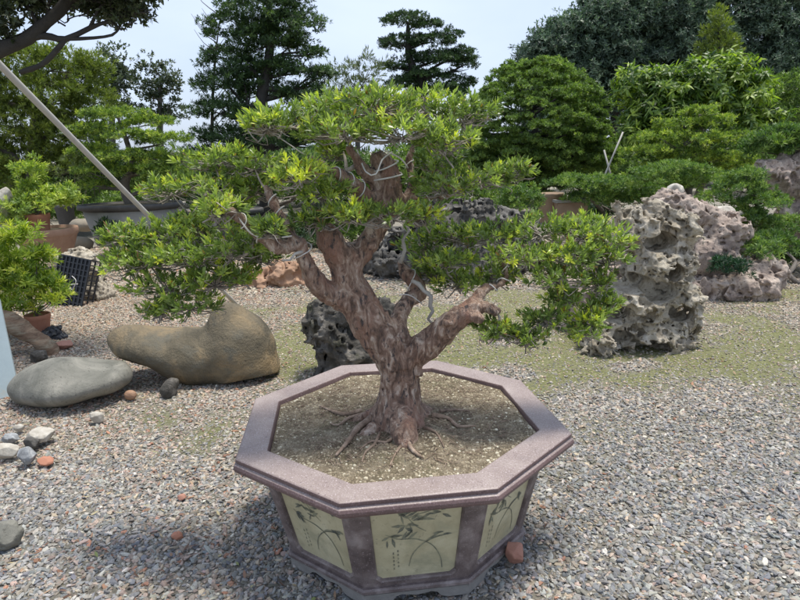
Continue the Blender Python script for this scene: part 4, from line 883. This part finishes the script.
# blue-grey board at the left edge
c = G(4, 402); top_ = W(-6, 296, 3.75)
hh = np.linalg.norm(top_-c)
V = []
gA = G(20, 396); gB = G(-70, 412)
for v_ in (gB, gA, W(-1, 296, gA[1]+.22), W(-70, 300, gA[1]+.22)): V.append(v_)
V = np.array(V); n_ = norm(np.cross(V[1]-V[0], V[3]-V[0])); V[0][2] = max(V[0][2], .0); mb = MB(); mb.add(np.concatenate([V, V-n_*.05]), [[0, 1, 2, 3], [7, 6, 5, 4], [0, 4, 5, 1], [1, 5, 6, 2], [2, 6, 7, 3], [3, 7, 4, 0]])
V, f = mb.data(); o = single('board', V, f, M['slate'], 'blue-grey upright slab at the extreme left edge behind the flat stone', 'slab', smooth=False)
bv = o.modifiers.new('bevel', 'BEVEL'); bv.width = .008; bv.segments = 2
# leaning log
Rl = roty(.72)
s = ps(4.7); rock('log', 'weathered brown wooden log lying aslant between the slab and the terracotta pot', 'log', M['wood'], [(W(28, 334, 4.6), (.27, .075, .055), roty(.62)), (W(44, 348, 4.55), (.12, .06, .045), roty(.75)), (W(14, 322, 4.65), (.14, .08, .065), roty(.6))], .009, (.014, 8, 4), seed=40, k=.03)
# crumpled black bag
rock('plastic_bag', 'crumpled dark plastic bag beside the terracotta pot', 'bag', M['blackpl'], [E(52, 334, 9, 6, 5.0, 1.1), E(60, 337, 8, 4, 5.0), E(54, 329, 7, 4, 5.05)], .006, (.02, 16, 3), seed=41, k=.02, ridges=.03)
# blocks, little tub, turquoise lid
for (px, py, rx, ry, Y_, lb) in ((84, 225, 13, 7, 10.4, 'beige stone block in the row behind the crate, upper one'), (80, 244, 12, 8, 9.0, 'beige stone block just behind the black crate')):
    rock('stone_block', lb, 'block', M['block'], [E(px, py, rx, ry, Y_, .8), E(px-5, py, rx*.7, ry*.9, Y_, .8), E(px+5, py, rx*.7, ry*.9, Y_, .8)], .02, (.02, 5, 3), seed=int(px), k=.02)
t, c, r = round_pot('plastic_tub', 'dark grey plastic tub standing behind the terracotta pot', 55, 73, 205, 11.2, .4, M['greypot'], lip=.03)
# ------------------------------------------------------------ shrubs near rocks
plant('fern', 'fern', 'dark green fern clump growing on the low brown rock at the right', 727, 267, 17, 11, 5.55, M['fern'], W(727, 275, 5.6), n=8, L=.05, Wd=.009, dens=160, per=6, csize=.03, hero=False, young=0, seed=61)
plant('ground_shrub', 'shrub', 'fresh green flat shrub growing above the dark fern', 759, 251, 20, 11, 5.8, M['junlow'], W(755, 262, 5.8), n=8, L=.05, Wd=.008, dens=120, per=6, csize=.04, hero=False, seed=62)
plant('round_bush', 'shrub', 'small round green bush in front of the tan clay pot', 519, 203, 23, 17, 8.0, M['junlow'], W(519, 232, 8.0), n=8, L=.06, Wd=.011, dens=90, per=6, csize=.05, hero=False, seed=63, young=.05)
plant('round_bush', 'shrub', 'small clipped bush directly behind the top of the bonsai at right', 437, 150, 22, 20, 7.0, M['junlow'], W(437, 240, 7.4), n=8, L=.05, Wd=.009, dens=90, per=6, csize=.05, hero=False, seed=64, young=.05)
plant('weed', 'plant', 'pale wispy shrub standing behind the left pots', 75, 178, 18, 22, 9.5, M['willow'], G(75, 225), n=6, L=.05, Wd=.012, dens=18, per=5, csize=.06, hero=False, seed=65)
plant('ground_shrub', 'shrub', 'low green leafy shrub at the left edge below the upper terracotta plant', 10, 222, 16, 14, 7.9, M['podo'], G(8, 250), n=9, L=.07, Wd=.013, dens=45, per=6, csize=.06, hero=False, seed=66)
for i, (px, py, rx, ry, Y_, lb, mt_) in enumerate([(205, 222, 26, 14, 10.6, 'low dark bush behind the long bonsai tray', 'dome'), (255, 232, 24, 14, 9.6, 'low dark bush between the bonsai tray and the orange-tan rock', 'dome'), (300, 236, 30, 18, 9.8, 'dark rounded bush seen through the left limbs of the bonsai', 'dark'), (352, 232, 30, 20, 9.5, 'dark bush right behind the bonsai trunk fork', 'dome'), (130, 205, 30, 12, 11.4, 'low dark bush behind the big oval grey pot', 'dome'), (590, 215, 26, 14, 9.6, 'low dark bush behind the rectangular pot', 'dark'), (455, 200, 40, 22, 9.4, 'dark bush behind the black lava rock mound', 'dome'), (110, 232, 14, 12, 8.9, 'low dark plant in front of the big oval grey pot', 'dark'), (835, 215, 40, 40, 9.0, 'green bush just beyond the right edge', 'dome'), (70, 212, 40, 14, 12.2, 'low green bush behind the dark grey plastic tub', 'dome'), (190, 236, 22, 12, 8.6, 'low dark plant in front of the long bonsai tray', 'dark'), (230, 190, 50, 18, 12.6, 'wide dark bush behind the long bonsai tray', 'dark'), (100, 175, 36, 30, 13.6, 'dark wide bush behind the potted layered juniper, left half', 'dark'), (165, 180, 36, 28, 13.9, 'dark wide bush behind the potted layered juniper, right half', 'dome'), (660, 178, 40, 26, 10.4, 'green bush in the shade below the tiered juniper', 'dome'), (730, 160, 36, 26, 10.6, 'green bush below the big-leaved tree, right of the tiered juniper', 'dome'), (785, 110, 30, 34, 12.0, 'loose green bush at the right edge beside the big-leaved tree', 'dome')]):
    plant('low_bush', 'shrub', lb, px, py, rx, ry, Y_, M[mt_], G(px, 240)*[1, 1, 0]*(Y_/G(px, 240)[1]), n=8, L=.07, Wd=.018, dens=42, per=9, csize=.09, hero=False, seed=300+i, young=.04, tone0=.4)
# layered junipers
def layered(label, cat, pads, Y, base, seed, mat=M['jun'], name='layered_juniper', L=.05, Wd=.011, dens=34, trunkr=.06, thick=1.0, group=None, csize=.085, per=15, **k):
    bl = pxblobs(pads, Y, thick); xs_ = [p[0] for p in pads]; topi = min(range(len(pads)), key=lambda i: pads[i][1])
    base = np.array(base); tp = bl[topi][0]; mid = (base+tp)/2+np.array([.12, 0, 0])
    return tree(name, cat, label, bl, [base, (base+mid)/2-np.array([.1, 0, 0]), mid, tp], [trunkr, trunkr*.85, trunkr*.6, trunkr*.25], M['greybark'], mat, csize, dens, per, 8, L, Wd, seed, group, flat=.5, shell=.6, low=-.2, **k)
layered('bright green cloud-layered juniper growing in the big oval grey pot', 'bonsai', [(118, 117, 28, 7, 0), (150, 125, 26, 6, .2), (98, 132, 24, 6, 0), (130, 138, 28, 6, -.2), (165, 142, 24, 6, 0), (92, 152, 22, 6, .2), (125, 158, 28, 6, -.2), (158, 160, 26, 6, .1), (100, 172, 26, 6, 0), (140, 175, 28, 7, -.2), (175, 172, 22, 7, 0), (95, 186, 18, 5, 0), (165, 188, 24, 6, 0)], 9.3, cbig-np.array([0, 0, .05]), 71, trunkr=.08, tone0=.42, tspread=.22)
layered('bright green tiered juniper in front of the large-leaved tree at right', 'bonsai', [(700, 115, 22, 6), (680, 126, 26, 6, .1), (718, 124, 22, 6), (660, 138, 24, 6), (700, 142, 28, 7, -.2), (735, 140, 20, 6), (650, 154, 24, 6), (690, 158, 26, 7), (725, 160, 22, 6), (745, 170, 18, 6), (665, 170, 26, 6)], 9.6, G(700, 215), 72, tone0=.5, trunkr=.08, tspread=.22)
layered('flat-topped green juniper pad overhanging the pinkish rock', 'bonsai', [(672, 172, 32, 8), (655, 182, 26, 8), (690, 184, 22, 7), (705, 178, 20, 8)], 7.6, G(690, 235), 73, M['junlow'], dens=60, tone0=.62, L=.042, Wd=.009, csize=.07)
layered('wide low juniper with green shelves between the pinkish rock and the right edge', 'bonsai', [(740, 190, 26, 9), (765, 205, 26, 9, -.2), (735, 215, 24, 8), (790, 228, 24, 10), (760, 226, 24, 8), (715, 200, 16, 8), (745, 178, 20, 7)], 7.0, G(760, 262), 74, M['junlow'], dens=60, tone0=.6, L=.042, Wd=.009, csize=.07)
layered('spreading low juniper beyond the pots, left of the pinkish rock', 'bonsai', [(600, 187, 34, 9), (630, 192, 30, 9), (575, 185, 22, 8), (620, 202, 26, 8), (650, 200, 18, 8), (590, 200, 24, 7)], 8.4, G(610, 232), 75, M['junlow'], dens=55, tone0=.6, L=.045, Wd=.01, csize=.08)
layered('flat green bonsai crown growing over the furrowed rock at the right edge', 'bonsai', [(772, 142, 24, 8), (798, 148, 20, 9), (760, 152, 16, 6), (812, 140, 20, 8), (785, 134, 18, 6)], 7.7, W(790, 172, 7.7), 76, M['junlow'], dens=60, tone0=.5, L=.06, Wd=.011, csize=.07, trunkr=.04)
layered('green juniper mound low between the far rock and the right edge', 'bonsai', [(790, 250, 18, 8), (805, 262, 24, 9), (770, 240, 16, 7)], 6.5, G(800, 285), 77, M['junlow'], dens=70, tone0=.45, L=.055, Wd=.01, csize=.06, trunkr=.03)
layered('dark green spreading bush behind the left foliage of the bonsai', 'shrub', [(205, 180, 26, 14), (235, 175, 30, 16), (265, 180, 30, 14), (300, 170, 30, 18), (330, 165, 30, 16), (225, 200, 30, 10)], 11.5, G(260, 222), 78, M['dark'], dens=26, tone0=.8, L=.08, Wd=.018, csize=.13)
# ------------------------------------------------------------ larger trees
Y = 15.; bl = pxblobs([(262, 12, 40, 20), (235, 32, 26, 14), (292, 28, 28, 14), (265, 42, 34, 14), (228, 58, 24, 12, .5), (300, 52, 22, 11), (255, 70, 30, 12), (288, 72, 26, 11), (318, 78, 16, 9), (228, 86, 28, 12), (262, 92, 28, 10, .4), (305, 96, 28, 11), (222, 112, 28, 13), (250, 118, 26, 10), (232, 138, 34, 12), (275, 140, 34, 11), (320, 118, 20, 9), (270, -18, 34, 18), (310, 140, 30, 12), (215, 160, 30, 14)], Y, .8); bl = [(c_, (r0_[0]*1.05, r0_[1], r0_[2]*.95)) for c_, r0_ in bl]
tree('pine_tree', 'tree', 'tall dark green pine behind the left side of the bonsai crown', bl, [G(268, 212)*[1, 1, 0]*(Y/G(268, 212)[1]), W(268, 150, Y), W(262, 100, Y), W(270, 50, Y), W(268, -15, Y)], [.22, .19, .15, .11, .05], M['darkbark'], M['dark'], .2, 10, 16, 9, .09, .02, 81, flat=.55, tone0=.5, young=.05, twigs=4)
Y = 15.3; mb = MB(); r = np.random.default_rng(9); bp = G(212, 212)*[1, 1, 0]; bp = bp*(Y/bp[1]); tt = thing('bare_tree', bp, 'thin leafless sapling whose twigs stand out left of the dark pine', 'tree')
paths = [([bp, W(212, 120, Y), W(215, 60, Y), W(222, 5, Y)], [.05, .04, .025, .008])]
for k in range(26):
    yy = r.uniform(5, 130); sx = r.choice([-1, 1]); p = W(213+(yy < 60)*3, yy, Y); L = r.uniform(8, 22); paths.append(([p, W(213+sx*L*.5, yy-L*.5, Y), W(213+sx*L, yy-L*1.2, Y)], [.012, .008, .004]))
branches('trunk', paths, M['greybark'], tt, 5, .3)
Y = 20.; bl = pxblobs([(405, 21, 21, 7), (428, 27, 15, 6), (400, 44, 20, 8), (432, 42, 20, 7), (452, 36, 10, 6), (438, 60, 23, 8), (462, 57, 16, 8), (466, 64, 11, 6), (397, 68, 15, 6), (425, 78, 26, 8), (463, 84, 13, 7), (400, 86, 16, 6), (440, 92, 26, 7), (410, 57, 10, 5)], Y, .8)
tree('cloud_pine', 'tree', 'cloud-pruned pine with rounded pads against the sky above the bonsai', bl, [W(428, 205, Y)*[1, 1, 0], W(424, 130, Y), W(422, 90, Y), W(410, 60, Y), W(408, 40, Y), W(408, 22, Y)], [.22, .18, .14, .11, .08, .04], M['darkbark'], M['cloudp'], .15, 18, 14, 8, .075, .02, 82, flat=.5, tone0=.5)
Y = 18.; bl = pxblobs([(350, 78, 22, 20), (372, 75, 18, 18), (335, 95, 22, 16), (365, 100, 30, 16), (340, 125, 40, 20), (390, 120, 30, 20)], Y, .9)
tree('willowy_shrub', 'tree', 'pale thin-leaved shrub between the dark pine and the cloud-pruned pine', bl, [W(358, 205, Y)*[1, 1, 0], W(358, 130, Y), W(360, 90, Y)], [.1, .07, .04], M['greybark'], M['willow'], .22, 5, 7, 6, .14, .02, 83, tone0=.3, th=(.1, .9), shell=.2, twigs=7)
Y = 20.
for i, (lst, bx, lb) in enumerate((([(112, 68, 18, 20), (125, 85, 14, 22), (100, 88, 16, 18), (115, 110, 18, 16)], 112, 'grey-green open tree left of the gap of sky, taller leaves dark against it'), ([(155, 72, 12, 14), (168, 88, 14, 18), (150, 95, 14, 20), (172, 112, 14, 14), (155, 120, 20, 14)], 160, 'smaller see-through tree right of its grey-green twin, next to the open sky'))):
    bl = pxblobs(lst, Y, .9); tree('open_tree', 'tree', lb, bl, [W(bx, 205, Y)*[1, 1, 0], W(bx, 130, Y), W(bx, 75, Y)], [.14, .1, .04], M['greybark'], M['grey'], .22, 5, 12, 6, .1, .045, 84+i, shell=.2, tone0=.4, twigs=5)
Y = 12.5; bl = pxblobs([(25, 75, 45, 26), (62, 68, 28, 18), (90, 78, 22, 16), (50, 100, 50, 22), (95, 105, 26, 18), (15, 125, 45, 24), (65, 135, 40, 20), (30, 160, 50, 22), (80, 165, 35, 16), (10, 185, 35, 18), (-40, 100, 50, 50), (-40, 160, 50, 40)], Y, .9)
tree('feathery_conifer', 'tree', 'large olive-green feathery conifer filling the upper left behind the pole', bl, [W(30, 215, Y)*[1, 1, 0], W(35, 150, Y), W(40, 80, Y)], [.2, .16, .06], M['greybark'], M['olive'], .2, 10, 14, 9, .1, .017, 86, flat=.7, tone0=.5, th=(.1, 1.0), twigs=3)
# clipped dome: dense lumps
Y = 13.; bl = []; r = np.random.default_rng(44)
for cx, cy, rx, ry, kk in ((535, 138, 60, 66, 120), (570, 165, 42, 36, 40), (510, 178, 42, 36, 40)):
    c_ = W(cx, cy, Y); s_ = ps(Y)
    for k in range(kk):
        z_ = 1-1.5*(k+.5)/kk; a_ = k*2.39996; q_ = math.sqrt(max(0, 1-z_*z_)); j_ = r.uniform(.94, 1.03)
        bl.append((c_+np.array([math.cos(a_)*q_*rx*s_, math.sin(a_)*q_*rx*s_*.9, z_*ry*s_])*j_, (r.uniform(.2, .3), r.uniform(.2, .3), r.uniform(.1, .15))))
bd_ = W(540, 215, Y)*[1, 1, 0]; t = thing('clipped_bush', bd_, 'large dome-shaped clipped bush right of the bonsai crown', 'bush')
branches('trunk', limb_paths([bd_, W(540, 170, Y), W(532, 110, Y)], [.16, .12, .05], bl[::6], r, twigs=0), M['darkbark'], t)
crown('crown', bl, M['dome'], t, .06, 42, 12, 8, .05, .016, seed=87, flat=.6, shell=.6, low=-.2, tone0=.5)
Y = 11.
def broadtree(label, blobs, base, seed):
    bl = pxblobs(blobs, Y, .9); tree('broadleaf_tree', 'tree', label, bl, [base, (base+bl[0][0])/2, bl[0][0]], [.1, .08, .04], M['greybark'], M['broad'], .14, 12, 8, 7, .13, .035, seed, shell=.4, tone0=.5, th=(.4, 1.7), hero=True, bend=(.3, 1.6), tspread=.22, young=.15)
broadtree('bright tree with big drooping glossy leaves behind the tiered juniper', [(680, 88, 38, 20), (642, 88, 26, 18), (722, 80, 30, 22), (655, 112, 34, 18), (700, 108, 36, 20), (742, 100, 26, 26), (720, 130, 32, 20), (640, 135, 28, 16), (760, 125, 18, 20)], W(690, 215, Y)*[1, 1, 0], 88)
Y = 22.; bl = pxblobs([(719, 18, 5, 8), (719, 32, 11, 9), (718, 48, 16, 11), (718, 64, 19, 12), (716, 84, 22, 14), (716, 108, 24, 16)], Y, 1)
tree('cypress_tree', 'tree', 'small cone-shaped conifer poking up behind the large-leaved tree', bl, [W(718, 205, Y)*[1, 1, 0], W(718, 100, Y), W(719, 15, Y)], [.14, .1, .02], M['darkbark'], M['olive'], .2, 10, 8, 8, .14, .028, 89, tone0=.5, th=(.1, .9))
FAR = [('far dark tree at the left end of the tall tree row', [(545, 60, 26, 24), (570, 48, 30, 24), (552, 92, 36, 26), (585, 85, 34, 30), (560, 125, 40, 26)], 560), ('far dark tree second from the left in the tall row', [(600, 30, 34, 26), (630, 20, 30, 24), (612, 66, 40, 30), (625, 105, 44, 30)], 615),
       ('far dark tree in the tall row, right behind the big-leaved tree', [(665, 15, 38, 30), (690, 45, 40, 34), (655, 55, 34, 30), (680, 100, 50, 34)], 675), ('far dark tree in the tall row, just right of the cone-shaped conifer', [(735, 15, 38, 30), (755, 48, 38, 34), (740, 90, 44, 34), (760, 125, 40, 24)], 745), ('far dark tree of the tall row reaching the right edge', [(800, 10, 40, 34), (815, 55, 42, 38), (800, 100, 42, 34), (840, 100, 40, 40)], 805)]
for i, (lb, lst, bx) in enumerate(FAR):
    Y = 30.+i*.7; bl = pxblobs(lst, Y, .8); tree('tall_tree', 'tree', lb, bl, [W(bx, 195, Y)*[1, 1, 0], W(bx, 120, Y), W(bx, 50, Y)], [.3, .25, .1], M['darkbark'], M['far'], .5, 3.4, 20, 8, .2, .06, 95+i, group='tall trees in the row beyond the garden', shell=.5, tone0=.45, th=(.3, 1.7), tspread=.2, twigs=3)
# overhanging tree top left
Y = 4.8; s = ps(Y); base = np.array([-3.6, 4.6, 0])
t = thing('overhanging_tree', base, 'dark small-leaved tree whose crooked limb overhangs the upper left corner', 'tree')
def wp(l): return [W(a, b, Y) for a, b in l]
pth = [([base, base+[.05, .1, .9], W(-90, 105, Y), W(-30, 62, Y), W(2, 48, Y), W(28, 38, Y), W(47, 22, Y), W(60, 11, Y), W(72, -4, Y), W(90, -20, Y)], [.13, .11, .1, .075, .065, .055, .045, .042, .035, .025]),
       (wp([(20, 40), (40, 36), (52, 37), (66, 39), (90, 28), (109, 22), (122, 30)]), [.03, .025, .025, .022, .018, .014, .006]), (wp([(64, 39), (94, 38), (112, 35), (120, 28)]), [.014, .012, .01, .005]), (wp([(66, 39), (52, 55), (40, 66), (20, 72)]), [.018, .02, .02, .018]),
       (wp([(40, 28), (30, 10), (20, -6)]), [.016, .012, .006]), (wp([(90, 28), (98, 10), (110, -4)]), [.014, .01, .005]), (wp([(50, 20), (48, 5), (56, -8)]), [.015, .01, .006]), (wp([(109, 22), (130, 14), (150, 12)]), [.01, .007, .004]), (wp([(72, -4), (100, 2), (128, -2)]), [.015, .01, .006])]
r = np.random.default_rng(12)
for k in range(46):
    x, y_ = r.uniform(-5, 145), r.uniform(-5, 26); pth.append((wp([(x, y_), (x+r.normal()*8, y_-6+r.normal()*5), (x+r.normal()*12, y_-10+r.normal()*6)]), [.006, .004, .002]))
branches('trunk', pth, M['darkbark'], t, 9, .08, .25)
bl = pxblobs([(10, 14, 26, 16), (35, 4, 22, 10), (5, 32, 14, 8), (98, 4, 22, 11), (128, 10, 22, 11, .1), (112, 16, 24, 8, .3), (75, 2, 16, 8, .2), (140, 2, 14, 9), (-30, 20, 25, 30), (60, -14, 60, 14), (120, -14, 40, 12), (120, 24, 10, 4)], Y, 1.2)
crown('crown', bl, M['over'], t, .055, 75, 6, 6, .045, .02, tone0=.4, seed=101, shell=.25, low=-.9, flat=.8, th=(.3, 1.6))
# background undergrowth that reads as one mass
bl = []; r = np.random.default_rng(31)
for k in range(60):
    Yk = r.uniform(15.5, 21); x = (k/59*2-1)*Yk*.95; hgt = r.uniform(.8, 1.45)*(1.25 if x > 0 else 1.0); bl.append((np.array([x, Yk, hgt*.45]), (r.uniform(.8, 1.3), .8, hgt*.62)))
u = crown('undergrowth', bl, M['dome'], None, .28, 4.5, 7, 8, .2, .045, tone0=.3, seed=102, shell=.6, tspread=.2); tag(u, 'dark mixed undergrowth filling in behind the garden trees', 'undergrowth', kind='stuff')
# thin props near the clipped bush
for (a, b_, Yp, lb) in (((602, 182), (623, 132), 9.9, 'thin pale bamboo stake leaning right of the dome bush'), ((612, 180), (604, 150), 10.0, 'short grey stake crossing the thin bamboo one')):
    mb = MB(); p0 = W(*a, Yp); p1 = W(*b_, Yp); p0 = p0+(p0-p1)*.6; tube(mb, [p0, p1], [.018, .014], 7, .3); V, f = mb.data(); single('stake', V, f, M['pipe'], lb, 'stake')
